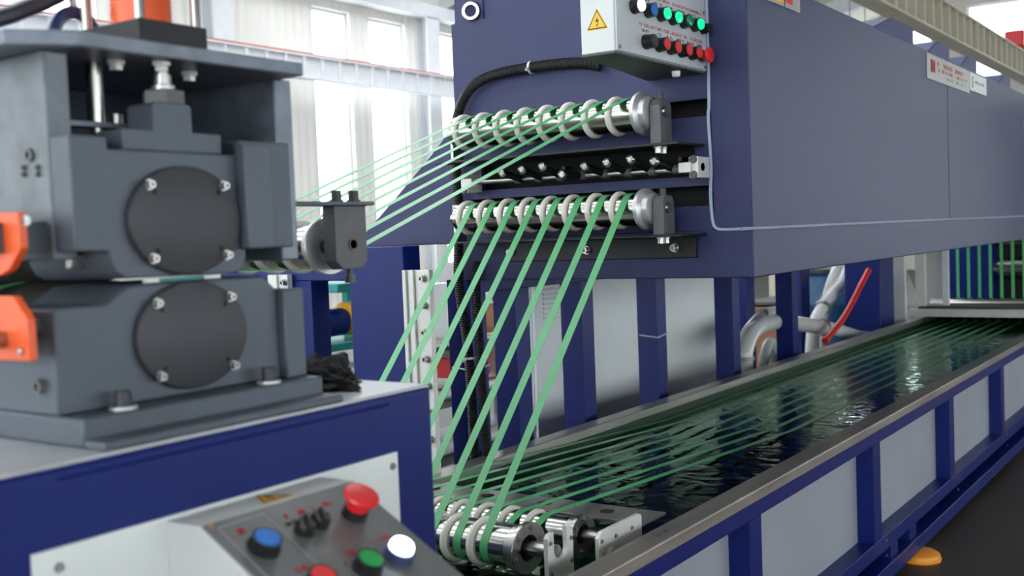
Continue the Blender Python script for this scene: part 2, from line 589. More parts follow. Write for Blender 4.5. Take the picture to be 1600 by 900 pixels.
# upper front box with lifting lug
bx('upper_box', XO+.012, XO+.4, YA+.05, YB-.03, ZT-.02, 2.52, NAVY, oven, .006)
bm = B()
prism(bm, yz([(2.37, 2.29), (2.5, 2.29), (2.5, 2.40), (2.47, 2.43), (2.37, 2.43)], XO+.006), (.006, 0, 0))
lug = obj('lifting_lug', bm, NAVY, oven)
bm = B()
ringband(bm, (XO-.004, 2.415, 2.325), (1, .35, 0), -.01, .01, .022, .036, 24)
obj('ring', bm, STEEL, lug, .003)
# hood on the far side, sloping down to the stand
bm = B()
prism(bm, yz([(YB, 1.47), (3.08, 1.465), (2.66, 1.80), (2.55, 1.90), (YB, 1.93)], XO+.01), (4.5, 0, 0))
obj('side_hood', bm, NAVY, oven, .004)
# posts under the oven
bm = B()
box(bm, -.1, 0, 0, .11, FLOOR, ZB)
pm = mesh('post', bm, BLUE)
for i, x in enumerate((3.40, 3.70, 4.215, 4.93, 5.86, 6.80)):
    inst('post', pm, oven, (x, 2.5, 0))
bx('post', 8.62, 9.0, 2.5, 2.78, FLOOR, ZB, BLUE, oven, .006)
bx('post', 7.62, 7.8, 3.2, 3.32, FLOOR, ZB+.14, BLUE, oven, .006)
bx('post', 8.8, 9.0, 3.2, 3.32, FLOOR, ZB+.14, BLUE, oven, .006)
bx('rear_beam', 7.4, 9.3, 3.2, 3.32, ZB+.14, ZB+.22, BLUE, oven, .004)
bx('tie_beam', 7.62, 7.8, 2.5, 3.2, ZB+.14, ZB+.22, BLUE, oven, .004)
bx('cross_beam', XO+.02, XE, 2.46, YB-.002, ZB-.05, ZB, BLUE, oven, .003)
for z, x in ((.98, 3.302), (.955, 4.832)):
    bm = B()
    tube(bm, [(x, 2.498, z), (x-.002, 2.6, z+.01)], .004, 6)
    tube(bm, [(x, 2.498, z), (x+.1, 2.498, z+.012)], .004, 6)
    obj('wire_tie', bm, ALU, oven)

def oven_roller(z, r, ybr, zbr, name_y):
    ro = 1.70
    yl, yr = 2.395, 1.655
    bm = B()
    pr = [(0, r*.92), (.012, r*.92), (.012, r), (yl-yr-.03, r), (yl-yr-.03, r*1.08), (yl-yr, r*1.08)]
    lathe(bm, pr, (3.14, yr, z), (0, 1, 0), 36, SX)
    ro = obj('roller', bm, CHROME, oven)
    bm = B()
    lathe(bm, [(0, r*.62), (.004, r*1.0), (.022, r*1.02), (.03, r*1.3), (.042, r*1.3), (.05, r*1.05)], (3.14, yr-.04, z), (0, 1, 0), 36, SX)
    obj('end_flange', bm, SATIN, ro)
    bm = B(); cyl(bm, (3.14, 1.565, z), (3.14, 2.44, z), .017, 16, SX); obj('shaft', bm, STEEL, ro)
    bm = B(); lathe(bm, [(-.003, r), (-.003, r*1.13), (.003, r*1.2), (.010, r*1.2), (.015, r*1.13), (.015, r)], (0, 0, 0), (0, 1, 0), 36, SX)
    rm = mesh('guide_ring', bm, RING)
    for k in range(8):
        inst('guide_ring', rm, ro, (3.14, 1.70+.089*k+.038, z))
    zb_ = zbr
    bm = B()
    prism(bm, xz([(3.11, zb_), (3.19, zb_), (3.19, z+.02), (3.175, z+.04), (3.125, z+.04), (3.11, z+.02)], 1.575), (0, .038, 0))
    bl = obj('bearing_block', bm, BLOCK, oven, .002)
    bm = B(); lathe(bm, [(0, .014), (.002, .014), (.002, .011), (-.004, .011)], (3.145, 1.575, z), (0, -1, 0), 18, SX); obj('shaft_end', bm, STEEL, bl)
    inst('bolt', BOLT_Z, bl, (3.15, 1.594, z+.04))
    for x in (3.125, 3.165):
        inst('bolt', BOLT_ZD, bl, (x, 1.594, zb_-.008))
    bm = B()
    prism(bm, xz([(3.11, zb_), (3.17, zb_), (3.17, z+.035), (3.11, z+.035)], 2.405), (0, .012, 0))
    obj('end_bracket', bm, STEEL, oven, .001)
    bm = B()
    box(bm, 3.075, XO, ybr, 2.46, zb_-.008, zb_)
    br = obj('roller_bracket', bm, DARK, oven, .001)
    return br
b1 = oven_roller(1.868, .054, 1.50, 1.766, 0)
b2 = oven_roller(1.562, .052, 1.50, 1.478, 0)
bm = B()
prism(bm, xz([(XO-.012, 1.468), (XO, 1.468), (XO, 1.398), (XO-.012, 1.398)], 1.535), (0, .76, 0))
back2 = obj('backing_plate', bm, DARK, oven, .002)
for y in (1.61, 2.27, 1.95):
    inst('bolt', BOLT_XS, back2, (XO-.012, y, 1.432))
# comb window interior, comb bar and pins
bm = B(); box(bm, XO+.05, XO+.055, 1.5, 2.42, 1.65, 1.78); obj('window_backing', bm, VOID, oven)
bm = B(); cyl(bm, (3.2, 1.49, 1.684), (3.2, 2.41, 1.694), .0105, 12)
bar = obj('comb_bar', bm, STEEL, oven)
bm = B()
for k in range(8):
    y = 1.565+.089*k
    lathe(bm, [(-.012, .016), (.012, .016)], (3.2, y, 1.685+.01*(y-1.49)), (0, 1, 0), 12)
tag(obj('collar', bm, BLOCK, bar), kind='stuff')
pinz = [1.711, 1.723, 1.719, 1.712, 1.692, 1.723, 1.718, 1.712]
for k, (y, z) in enumerate(zip([1.597, 1.681, 1.769, 1.854, 1.942, 2.02, 2.104, 2.188], pinz)):
    a = Vector((3.10, y, z)); b = Vector((3.21, y-.015, 1.688))
    d = (b-a).normalized()
    bm = B(); cyl(bm, a+d*.006, b, .0115, 14); pn = obj('pin', bm, DARK, oven)
    bm = B(); lathe(bm, [(0, .005), (.002, .006), (.002, .0095), (-.002, .013), (.004, .0155), (.012, .0155)], a-d*.004, d, 18); obj('pin_head', bm, STEEL, pn)
bm = B()
for k in range(8):
    y = 1.565+.089*k
    lathe(bm, [(0, .008), (.05, .008)], (3.22, y, 1.72), (1, 0, 0), 10)
obj('stop_pin', bm, DARK, oven)['kind'] = 'stuff'
for y0, y1 in ((1.483, 1.515), (2.40, 2.43)):
    bm = B()
    box(bm, 3.18, XO, y0, y1, 1.655, 1.722)
    box(bm, 3.165, 3.215, y0+(.02 if y0 < 2 else -.03), y1+(.03 if y0 < 2 else -.02), 1.672, 1.705)
    cb = obj('comb_bracket', bm, ALU, oven, .002)
    for z in (1.664, 1.713):
        inst('bolt', BOLT_X, cb, (3.18, (y0+y1)/2, z))
bm = B(); lathe(bm, [(0, .013), (-.001, .013), (-.001, .012)], (3.215, 1.483, 1.689), (0, -1, 0), 16, SX); obj('bore', bm, VOID, oven)
# boxes on the roof
for x0, x1, y0, hh in ((5.56, 6.44, 1.65, .275), (6.68, 7.28, 1.65, .27), (7.52, 8.07, 1.65, .27), (8.72, 9.25, 1.65, .26)):
    bm = B()
    prism(bm, xz([(x0, ZT-.005), (x1, ZT-.005), (x1, ZT+hh), (x0+(x1-x0)*.5, ZT+hh), (x0, ZT+hh*.55)], y0), (0, .5, 0))
    obj('roof_box', bm, mat('matt_slate_blue', (58, 66, 112), .6, var=.08), oven, .006)
# plates on the side
def plate(x0, x1, z0, z1, material, y=YA):
    bm = B(); box(bm, x0, x1, y-.004, y-.0005, z0, z1)
    return obj('nameplate', bm, material, oven, .0008)
SILV = mat('silver_plate', (176, 172, 170), .35, .35, var=.05)
p1 = plate(5.46, 6.36, 2.168, 2.289, SILV)
yy = YA-.004
def pbox(name, parent, x0, x1, z0, z1, material, y=yy, th=.0012):
    bm = B(); box(bm, x0, x1, y-th, y, z0, z1); return obj(name, bm, material, parent)
pbox('logo_square', p1, 5.53, 5.60, 2.205, 2.265, BTXT)
bm = B()
prism(bm, xz([(5.545, 2.205), (5.60, 2.205), (5.60, 2.217), (5.565, 2.217), (5.565, 2.265), (5.545, 2.265)], yy-.0012), (0, -.001, 0))
box(bm, 5.565, 5.60, yy-.0022, yy-.0012, 2.253, 2.265)
box(bm, 5.59, 5.605, yy-.0022, yy-.0012, 2.205, 2.265)
obj('logo_mark', bm, RTXT, p1)
bm = B()
dashes(bm, (5.66, yy, 2.245), (1, 0, 0), (0, 0, 1), (0, -1, 0), .6, .02, 17, seed=3)
dashes(bm, (5.66, yy, 2.218), (1, 0, 0), (0, 0, 1), (0, -1, 0), .64, .016, 22, seed=4)
obj('printed_text', bm, RTXT, p1)
bm = B(); dashes(bm, (5.85, yy, 2.19), (1, 0, 0), (0, 0, 1), (0, -1, 0), .4, .014, 15, seed=5); obj('printed_text', bm, GRNP, p1)
p2 = plate(6.37, 6.79, 2.188, 2.288, WHITE, YA-.001)
bm = B()
for k in range(3):
    ringband(bm, (6.43, YA-.005, 2.215+.022*k), (0, -1, 0), 0, .0012, .006, .011, 12)
dashes(bm, (6.48, YA-.005, 2.235), (1, 0, 0), (0, 0, 1), (0, -1, 0), .26, .014, 10, seed=6)
obj('printed_text', bm, SLATE, p2)
p3 = plate(3.40, 3.74, 2.228, 2.40, SILV, YA-.0)
pbox('yellow_mark', p3, 3.52, 3.575, 2.236, 2.29, YEL)
pbox('red_mark', p3, 3.605, 3.665, 2.245, 2.30, REDP)
pbox('divider', p3, 3.588, 3.592, 2.23, 2.39, BTXT)

# ================================================================ CONTROL BOX ON THE OVEN
cb = thing('control_box', (2.97, 1.54, 1.99), 'light grey control box with two button rows on the oven front', 'control box')
bm = B()
prism(bm, xy([(2.674, 1.487), (3.268, 1.487), (3.268, 1.70), (2.674, 1.595)], 1.996), (0, 0, .30))
obj('housing', bm, BOXG, cb, .003)
bm = B()
prism(bm, xy([(2.676, 1.489), (3.266, 1.489), (3.266, 1.698), (2.676, 1.593)], 1.990), (0, 0, .006))
obj('bottom_plate', bm, BOXD, cb)
bm = B(); box(bm, 2.678, 3.262, 1.481, 1.487, 1.998, 2.29)
fp = obj('button_plate', bm, mat('plate_grey', (186, 191, 196), .4, .1, var=.04), cb, .001)
for x in (2.69, 3.25):
    for z in (2.008, 2.18):
        inst('screw', SCREW_Y, fp, (x, 1.481, z))
bm = B(); lathe(bm, [(0, .014), (.014, .013), (.018, .010)], (3.14, 1.53, 1.99), (0, 0, -1), 16); obj('cable_gland', bm, CLEARW, cb)
def sticker(parent, c, du, dv, dn_, s):
    c, du, dv, dn_ = map(Vector, (c, du, dv, dn_))
    def tri(k, z):
        return [c+du*(k*s*a)+dv*(k*s*b)+dn_*z for a, b in ((-.5, -.36), (.5, -.36), (0, .5))]
    bm = B(); prism(bm, tri(1.12, 0), dn_*.0006); st = obj('warning_sticker', bm, YEL, parent)
    bm = B()
    o_, i_ = tri(1.0, .0006), tri(.86, .0006)
    for k in range(3):
        prism(bm, [o_[k], o_[(k+1) % 3], i_[(k+1) % 3], i_[k]], dn_*.0004)
    def q(a, b):
        return c+du*(s*a)+dv*(s*b)+dn_*.0006
    prism(bm, [q(.04, .2), q(-.1, -.06), q(-.01, -.04), q(.0, -.04)], dn_*.0004)
    prism(bm, [q(-.02, .02), q(.1, .04), q(.0, -.2), q(.02, -.03)], dn_*.0004)
    prism(bm, [q(-.05, -.17), q(.05, -.15), q(0, -.26)], dn_*.0004)
    obj('bolt_symbol', bm, BTXT, st)
sticker(cb, (2.674, 1.541, 2.085), (0, -1, 0), (0, 0, 1), (-1, 0, 0), .062)

AXY = (0, -1, 0)
def button(parent, org, ax, r, cap, lip=BLK, h=.022, kind='flat', su=1.):
    bm = B(); lathe(bm, [(0, r*1.08), (h*.25, r*1.08), (h*.3, r), (h, r), (h, r*.86), (h*.7, r*.84)], org, ax, 24, su)
    bt = obj('button', bm, lip, parent)
    o2 = Vector(org)+Vector(ax).normalized()*h*.8
    bm = B()
    if kind == 'dome':
        lathe(bm, [(0, r*.84), (r*.35, r*.84), (r*.55, r*.74), (r*.62, r*.4), (r*.64, 0)], o2, ax, 24, su)
    else:
        lathe(bm, [(0, r*.84), (h*.22, r*.84), (h*.27, r*.78), (h*.27, 0)], o2, ax, 24, su)
    obj('cap', bm, cap, bt)
    return bt
def mushroom(parent, org, ax, r, su=1.):
    bm = B(); lathe(bm, [(0, r*.75), (r*.5, r*.72), (r*.5, r*.5)], org, ax, 24, su); st = obj('emergency_stop', bm, BLK, parent)
    bm = B(); lathe(bm, [(r*.45, r*.6), (r*1.1, r*.66), (r*1.15, r*.98), (r*1.3, r*1.04), (r*1.45, r*.98), (r*1.52, r*.6), (r*1.52, 0)], org, ax, 28, su); obj('red_head', bm, REDP, st)
def selector(parent, org, ax, r, su=1., lev=.016):
    ax_ = Vector(ax).normalized()
    bm = B(); lathe(bm, [(0, r), (.012, r*.95), (.016, r*.8), (.016, 0)], org, ax, 24, su); st = obj('selector_switch', bm, BLK, parent)
    a, u, v = basis(ax)
    o_ = Vector(org)+ax_*.014
    d1 = (u*.5+v*.85).normalized(); d2 = a.cross(d1)
    bm = B(); prism(bm, [o_+d1*r*.95+d2*r*.2, o_+d1*r*.95-d2*r*.2, o_-d1*r*.95-d2*r*.2, o_-d1*r*.95+d2*r*.2], ax_*lev); obj('lever', bm, BLK, st, .002)
PY = 1.481
row1 = [(2.779, 'w'), (2.862, 'b'), (2.942, 'g'), (3.018, 'g'), (3.094, 'd'), (3.172, 'g')]
for x, k in row1:
    capm = {'w': WLIT, 'b': BLUP, 'g': GLIT, 'd': GDIM}[k]
    button(cb, (x, PY, 2.131), AXY, .020, capm, h=.024, kind='dome' if k in 'gdw' else 'flat', su=SX)
selector(cb, (3.236, PY, 2.128), AXY, .018, SX)
button(cb, (2.845, PY, 2.039), AXY, .020, BLK, h=.03, su=SX)
for x in (2.926, 3.0, 3.076, 3.147):
    button(cb, (x, PY, 2.040), AXY, .020, REDP, h=.03, su=SX)
mushroom(cb, (3.218, PY, 2.040), AXY, .024, SX)
bm = B()
dashes(bm, (2.83, PY, 2.172), (1, 0, -.005), (0, 0, 1), (0, -1, 0), .40, .008, 42, seed=8)
dashes(bm, (2.81, PY, 2.083), (1, 0, -.005), (0, 0, 1), (0, -1, 0), .43, .009, 44, seed=9)
obj('printed_text', bm, RTXT, fp)
bm = B()
for i, (x, k) in enumerate(row1[1:]):
    dashes(bm, (x-.03, PY, 2.156), (1, 0, 0), (0, 0, 1), (0, -1, 0), .05, .008, 5, seed=20+i)
for i, x in enumerate((2.845, 2.926, 3.0, 3.076, 3.147, 3.218)):
    dashes(bm, (x-.025, PY, 2.067), (1, 0, 0), (0, 0, 1), (0, -1, 0), .05, .008, 5, seed=30+i)
obj('printed_text', bm, BTXT, fp)

# ================================================================ CONDUITS
cdt = thing('corrugated_conduit', (3.22, 2.49, .6), 'black corrugated conduit running from the grey control box down the oven', 'conduit')
cpts = [(3.24, 1.86, 2.055), (3.235, 1.94, 2.075), (3.235, 2.10, 2.083), (3.235, 2.296, 2.076), (3.235, 2.40, 2.044), (3.235, 2.458, 1.98), (3.235, 2.485, 1.899), (3.235, 2.492, 1.758), (3.235, 2.487, 1.567), (3.225, 2.492, 1.328), (3.24, 2.470, 1.039), (3.25, 2.470, .60)]
path = smooth_path(cpts, 10)
bm = B(); tube(bm, path, .0185, 10, rib=(.0085, .0017)); obj('sleeve', bm, RUBBER, cdt)
for (p, ax) in ((path[22], None), (path[58], None), (path[78], None), (path[100], None)):
    i = path.index(p)
    d = (path[i+1]-path[i-1]).normalized()
    bm = B(); ringband(bm, p, d, -.004, .004, .019, .0235, 16); cyl(bm, p+Vector((-.02, 0, 0)), p+Vector((-.034, 0, -.012)), .005, 6); obj('cable_tie', bm, ALU, cdt)
c2 = thing('corrugated_conduit', (3.2, 2.43, .6), 'second black corrugated conduit hanging beside the blue corner post', 'conduit')
bm = B(); tube(bm, smooth_path([(3.258, 2.425, 1.40), (3.24, 2.425, 1.30), (3.245, 2.42, 1.0), (3.25, 2.415, .60)], 10), .0165, 10, rib=(.0085, .0016)); obj('sleeve', bm, RUBBER, c2)

# ================================================================ WATER TANK
TX0, TX1, TY0, TY1, TZ = 1.75, 10.15, 1.315, 2.425, .672
tank = thing('water_tank', ((TX0+TX1)/2, TY0, FLOOR), 'long steel rimmed cooling water tank in a blue frame', 'tank')
bx('tank_floor', TX0+.05, TX1, TY0+.09, TY1-.06, .30, .31, TANKIN, tank)
bx('tank_side', TX0+.05, TX1, TY0+.097, TY0+.102, .31, TZ-.03, TANKIN, tank)
bx('tank_side', TX0+.05, TX1, TY1-.075, TY1-.07, .31, TZ-.03, TANKIN, tank)
bx('tank_end', TX0+.045, TX0+.05, TY0+.09, TY1-.07, .31, TZ-.03, TANKIN, tank)
bx('tank_end', TX1-.005, TX1, TY0+.09, TY1-.07, .31, TZ-.03, TANKIN, tank)
bx('rim', TX0, TX1+.05, TY0, TY0+.078, TZ-.038, TZ, RIM, tank, .004)
bx('rim', TX0, TX1+.05, TY1-.08, TY1, TZ-.038, TZ, RIM, tank, .004)
bx('rim', TX0, TX0+.06, TY0+.078, TY1-.08, TZ-.038, TZ, RIM, tank, .004)
bx('rim', TX1-.01, TX1+.05, TY0+.078, TY1-.08, TZ-.038, TZ, RIM, tank, .004)
YR = 1.33
bx('upper_rail', TX0, TX1, YR, YR+.06, .575, TZ-.038, BLUE, tank, .003)
bx('upper_rail', TX0, TX1, TY1-.07, TY1-.012, .575, TZ-.038, BLUE, tank, .003)
bx('lower_rail', TX0, TX1, YR, YR+.095, .105, .168, BLUE, tank, .003)
bx('base_rail', TX0, TX1, YR-.02, YR+.08, -.015, .052, BLUE, tank, .003)
bx('lower_rail', TX0, TX1, TY1-.11, TY1-.012, .105, .168, BLUE, tank, .003)
posts = [1.95+1.293*k for k in range(7)]
bm = B(); box(bm, -.1, 0, 0, .085, .168, .575); pmesh = mesh('post', bm, BLUE)
for k, x in enumerate(posts):
    inst('post', pmesh, tank, (x, YR, 0))
    inst('post', pmesh, tank, (x, TY1-.1, 0))
for k in range(-1, 7):
    a = posts[k] if k >= 0 else TX0
    b = posts[k+1]-.1 if k+1 < 7 else TX1
    if b-a < .1:
        continue
    pn = bx('side_panel', a-.01, b+.01, YR+.07, YR+.078, .168, .58, TPANEL, tank)
bm = B(); box(bm, -.055, .055, 0, .07, .052, .105); sm = mesh('spacer_block', bm, BLUE)
fm = B(); lathe(fm, [(0, .092), (.012, .094), (.03, .088), (.042, .07), (.045, .03), (.045, 0)], (0, 0, FLOOR), (0, 0, 1), 28); fm = mesh('levelling_foot', fm, PAD)
for x in (2.45, 5.06):
    inst('spacer_block', sm, tank, (x-.35, YR, 0))
    inst('spacer_block', sm, tank, (x-.05, YR, 0))
    inst('levelling_foot', fm, tank, (x, YR-.015, 0))
for x in posts[1:]:
    for z in (.145, .08):
        inst('bolt', SCREW_Y, tank, (x+.06, YR, z))
# steel plate lying across the tank behind the rollers
bm = B(); box(bm, 2.70, 2.84, 1.46, 2.34, .655, .663)
cp = obj('cross_plate', bm, RIM, tank, .001)
bm = B()
for y in (1.62, 1.84, 2.06, 2.28):
    lathe(bm, [(0, .022), (.0015, .022)], (2.77, y, .663), (0, 0, 1), 16)
obj('hole', bm, VOID, cp)['kind'] = 'stuff'

bm = B()
v = [bm.verts.new(p) for p in ((TX0+.055, TY0+.1025, .60), (TX1-.006, TY0+.1025, .60), (TX1-.006, TY1-.0755, .60), (TX0+.055, TY1-.0755, .60))]
bm.faces.new(v)
tag(obj('water', bm, WATER), 'dark green rippling water filling the long tank', 'water', kind='stuff')

def tank_roller(name, x, z, r, yr, label):
    t = thing(name, (x, yr, z-r), label, 'roller')
    bm = B(); lathe(bm, [(0, r), (2.36-yr, r)], (x, yr, z), (0, 1, 0), 36, SX); obj('barrel', bm, CHROME, t)
    bm = B()
    ringband(bm, (x, yr, z), (0, 1, 0), -.035, -.022, r*.62, r*1.22, 36, SX)
    lathe(bm, [(-.022, r*.62), (-.022, r*1.08), (0, r*1.08), (0, r*.9), (-.018, r*.62)], (x, yr, z), (0, 1, 0), 36, SX, closed=True)
    fl = obj('end_flange', bm, STEEL, t, .001)
    for k in range(6):
        a = k*math.pi/3+.3
        inst('screw', SCREW_Y, fl, (x+SX*r*.95*math.cos(a), yr-.035, z+r*.95*math.sin(a)))
    bm = B(); cyl(bm, (x, yr-.12, z), (x, yr+.1, z), r*.36, 18, SX); obj('shaft', bm, STEEL, t)
    bm = B(); lathe(bm, [(-.003, r), (-.003, r*1.13), (.003, r*1.2), (.010, r*1.2), (.015, r*1.13), (.015, r)], (0, 0, 0), (0, 1, 0), 36, SX); rm = mesh('guide_ring', bm, RING)
    for k in range(8):
        y = 1.70+.089*k+.038
        if y < 2.36:
            inst('guide_ring', rm, t, (x, y, z))
    return t
T1 = (2.325, .672, .055)
T2 = (2.575, .645, .046)
a = tank_roller('dip_roller', *T1, 1.635, 'larger polished steel dip roller guiding straps into the tank')
bm = B()
px0, px1, yb_ = 2.265, 2.385, 1.50
out = [(px0, .48), (px1, .48), (px1, .728), (px1-.02, .735), (2.355, .735)] + [(2.325+.032*math.cos(R(t_)), .685+.026*math.sin(R(t_))) for t_ in range(0, -181, -20)] + [(2.293, .735), (px0+.01, .732), (px0, .722)]
prism(bm, xz(out, yb_), (0, .014, 0))
bp = obj('slotted_plate', bm, ALU, a, .001)
for (x, z) in ((2.275, .71), (2.374, .70), (2.374, .64), (2.275, .63)):
    inst('screw', SCREW_Y, bp, (x, yb_, z))
b = tank_roller('dip_roller', *T2, 1.62, 'smaller polished steel roller behind the slotted plate in the tank')
bm = B()
prism(bm, xz([(2.44, .60), (2.50, .60), (2.68, .60), (2.68, .694), (2.665, .70), (2.46, .70), (2.44, .685)], 1.455), (0, .012, 0))
bp = obj('mounting_plate', bm, ALU, b, .001)
for (x, z) in ((2.455, .675), (2.53, .672), (2.62, .672)):
    inst('screw', SCREW_Y, bp, (x, 1.455, z))
bm = B(); lathe(bm, [(0, .02), (.012, .02), (.018, .014), (.018, 0)], (2.48, 1.455, .635), (0, -1, 0), 20, SX); obj('shaft_cap', bm, STEEL, b)

# ================================================================ STRAPS
def belt(circles, start, end, step=R(12)):
    """tangent path round circles (x, z, r, s) with s=+1 counter-clockwise; x measured in units of SX"""
    C = [(start[0]/SX, start[1], 0, 1)] + [(c[0]/SX, c[1], c[2], c[3]) for c in circles] + [(end[0]/SX, end[1], 0, 1)]
    tang = []
    for p, q in zip(C, C[1:]):
        dx, dz = q[0]-p[0], q[1]-p[1]
        D = math.hypot(dx, dz)
        th = math.atan2(dz, dx)
        # for s=+1 the centre lies left of the direction of travel
        k = (q[3]*q[2]-p[3]*p[2])/D
        al = th-math.asin(max(-1, min(1, k)))
        nx, nz = -math.sin(al), math.cos(al)
        tang.append(((p[0]-nx*p[3]*p[2], p[1]-nz*p[3]*p[2]), (q[0]-nx*q[3]*q[2], q[1]-nz*q[3]*q[2])))
    pts = [tang[0][0]]
    for i, c in enumerate(C[1:-1]):
        a_, b_ = tang[i][1], tang[i+1][0]
        A0 = math.atan2(a_[1]-c[1], a_[0]-c[0]); A1 = math.atan2(b_[1]-c[1], b_[0]-c[0])
        d = (A1-A0)*c[3]
        d %= 2*math.pi
        if d > 2*math.pi-.02:
            d = 0
        n = max(1, int(d/step))
        for k in range(n+1):
            t_ = A0+c[3]*d*k/n
            pts.append((c[0]+c[2]*math.cos(t_), c[1]+c[2]*math.sin(t_)))
    pts.append(tang[-1][1])
    return [(p[0]*SX, p[1]) for p in pts]
e = .0012
circ = [(1.035, 1.37, .081+e, -1), (1.70, 1.488, .047+e, 1), (3.14, 1.868, .054+e, -1), (4.05, 1.742, .15, -1), (3.14, 1.562, .052+e, 1),
        (T1[0], T1[1], T1[2]+e, 1), (T2[0], T2[1], T2[2]+e, -1), (4.5, .611, .01, 1), (9.9, .7012, .1, 1)]
bp_ = belt(circ, (-.2, 1.262), (9.9+.1*SX, 2.3))
for k in range(8):
    y = 1.70+.089*k
    bm = B()
    wd, th = .0125, .0011
    prev = None
    for i, (x, z) in enumerate(bp_):
        q0 = bp_[max(0, i-1)]; q1 = bp_[min(len(bp_)-1, i+1)]
        dx, dz = q1[0]-q0[0], q1[1]-q0[1]
        L = math.hypot(dx, dz) or 1
        nx, nz = -dz/L*th*.5, dx/L*th*.5
        ring = [bm.verts.new(p) for p in ((x+nx, y-wd, z+nz), (x+nx, y+wd, z+nz), (x-nx, y+wd, z-nz), (x-nx, y-wd, z-nz))]
        if prev:
            for j in range(4):
                bm.faces.new((prev[j], prev[(j+1) % 4], ring[(j+1) % 4], ring[j]))
        prev = ring
    tag(obj('plastic_strap', bm, STRAP), 'green plastic strap in the %s roller groove counted from the grey control box side' % ORD[k], 'strap', 'green straps running through the rollers')

# ================================================================ CABINET UNDER THE PRESS
ZC = 1.244
cab = thing('press_cabinet', (.9, 1.2, FLOOR), 'blue machine cabinet carrying the grey roll press', 'cabinet')
bm = B(); box(bm, -.4, 1.459, 1.2, 2.75, FLOOR, ZC-.006); obj('body', bm, BLUE, cab, .005)
bx('top_plate', -.398, 1.457, 1.203, 2.74, ZC-.006, ZC, mat('glare_pale_plate', (196, 198, 202), .32, .35, var=.12, vscale=8, rvar=.1), cab, .002)  # paler than plain steel: window glare is put into the colour
bm = B()
tube(bm, [(.747, 1.1995, 1.2245), (1.348, 1.1995, 1.2245)], .0022, 8)
obj('pressed_fold', bm, BLUE, cab)
bm = B(); box(bm, .705, 1.359, 1.194, 1.2, .70, 1.144)
acc = obj('access_panel', bm, WHITE, cab, .001)
for x, z in ((.738, 1.120), (1.345, 1.122)):
    inst('screw', SCREW_Y, acc, (x, 1.194, z))

# ---- console on the cabinet
con = thing('control_console', (1.036, 1.1, .85), 'sloping push button console on the blue cabinet front', 'control console')
P0 = Vector((0, 1.1295, 1.1395)); DV = Vector((0, -.87259, -.48846)); NV = Vector((0, -.48846, .87259)); UV = Vector((1, 0, 0))
CX0, CX1 = .894, 1.179
def cpt(x, s, n=0.):
    return Vector((x, 0, 0))+P0+DV*s+NV*n
bm = B()
e1 = cpt(0, .335)
prism(bm, [(CX0, 1.194, 1.1395), (CX0, P0.y, P0.z), (CX0, e1.y, e1.z), (CX0, e1.y, e1.z-.03), (CX0, 1.194, .86)], (CX1-CX0, 0, 0))
obj('housing', bm, BOXG, con, .002)
bm = B()
prism(bm, [cpt(CX0+.004, .004, .0003), cpt(CX1-.004, .004, .0003), cpt(CX1-.004, .33, .0003), cpt(CX0+.004, .33, .0003)], NV*.003)
fpl = obj('button_plate', bm, mat('dark_brushed_plate', (120, 120, 122), .34, .5, var=.08, vscale=20), con, .0006)
bm = B()
fr = .0014
n0 = .0034
sq = ((.912, .016), (.990, .016), (.990, .135), (.912, .135))
for (xa, sa), (xb, sb) in zip(sq, sq[1:]+sq[:1]):
    prism(bm, [cpt(min(xa, xb)-fr, min(sa, sb)-fr, n0), cpt(max(xa, xb)+fr, min(sa, sb)-fr, n0), cpt(max(xa, xb)+fr, max(sa, sb)+fr, n0), cpt(min(xa, xb)-fr, max(sa, sb)+fr, n0)], NV*.0008)
obj('outline_print', bm, mat('pale_print', (150, 150, 152), .4, .3), fpl)
ax = tuple(NV)
button(con, cpt(.944, .072, .003), ax, .0205, BLUP, h=.018)
button(con, cpt(1.050, .163, .003), ax, .0200, GRNP, h=.018)
button(con, cpt(1.113, .163, .003), ax, .0210, WLIT, lip=mat('blue_grey_bezel', (60, 72, 110), .4), h=.014, kind='dome')
button(con, cpt(.965, .160, .003), ax, .0200, REDP, h=.018)
selector(con, cpt(1.020, .067, .003), ax, .0145, lev=.006)
selector(con, cpt(1.052, .063, .003), ax, .0145, lev=.006)
mushroom(con, cpt(1.117, .068, .003), ax, .0255)
for x in (CX0+.012, CX1-.012):
    bm = B(); lathe(bm, [(0, .0045), (.003, .004), (.004, .002), (.004, 0)], cpt(x, .010, .003), ax, 12); obj('screw', bm, mat('brass_screw', (196, 160, 120), .3, .8), con)
bm = B()
def ptext(x, s, L, n, seed, hh=.008):
    dashes(bm, cpt(x, s, n0), UV, -DV, NV, L, hh, n, gap=.2, seed=seed)
ptext(.930, .036, .016, 3, 41); ptext(1.012, .036, .012, 2, 42); ptext(1.034, .036, .020, 4, 43); ptext(1.066, .036, .045, 8, 44); ptext(1.098, .130, .05, 8, 45); ptext(1.044, .132, .016, 3, 46); ptext(.955, .128, .02, 3, 47)
obj('printed_text', bm, RTXT, fpl)
bm = B()
for i, (x, s) in enumerate(((1.005, .050), (1.018, .049), (1.033, .047), (1.047, .045), (1.07, .049), (1.085, .145), (1.02, .147), (.925, .058))):
    dashes(bm, cpt(x, s, n0), UV, -DV, NV, .010, .007, 2, seed=60+i)
obj('printed_text', bm, BTXT, fpl)
sticker(con, (1.045, 1.163, 1.1397), (1, 0, 0), (0, 1, 0), (0, 0, 1), .052)

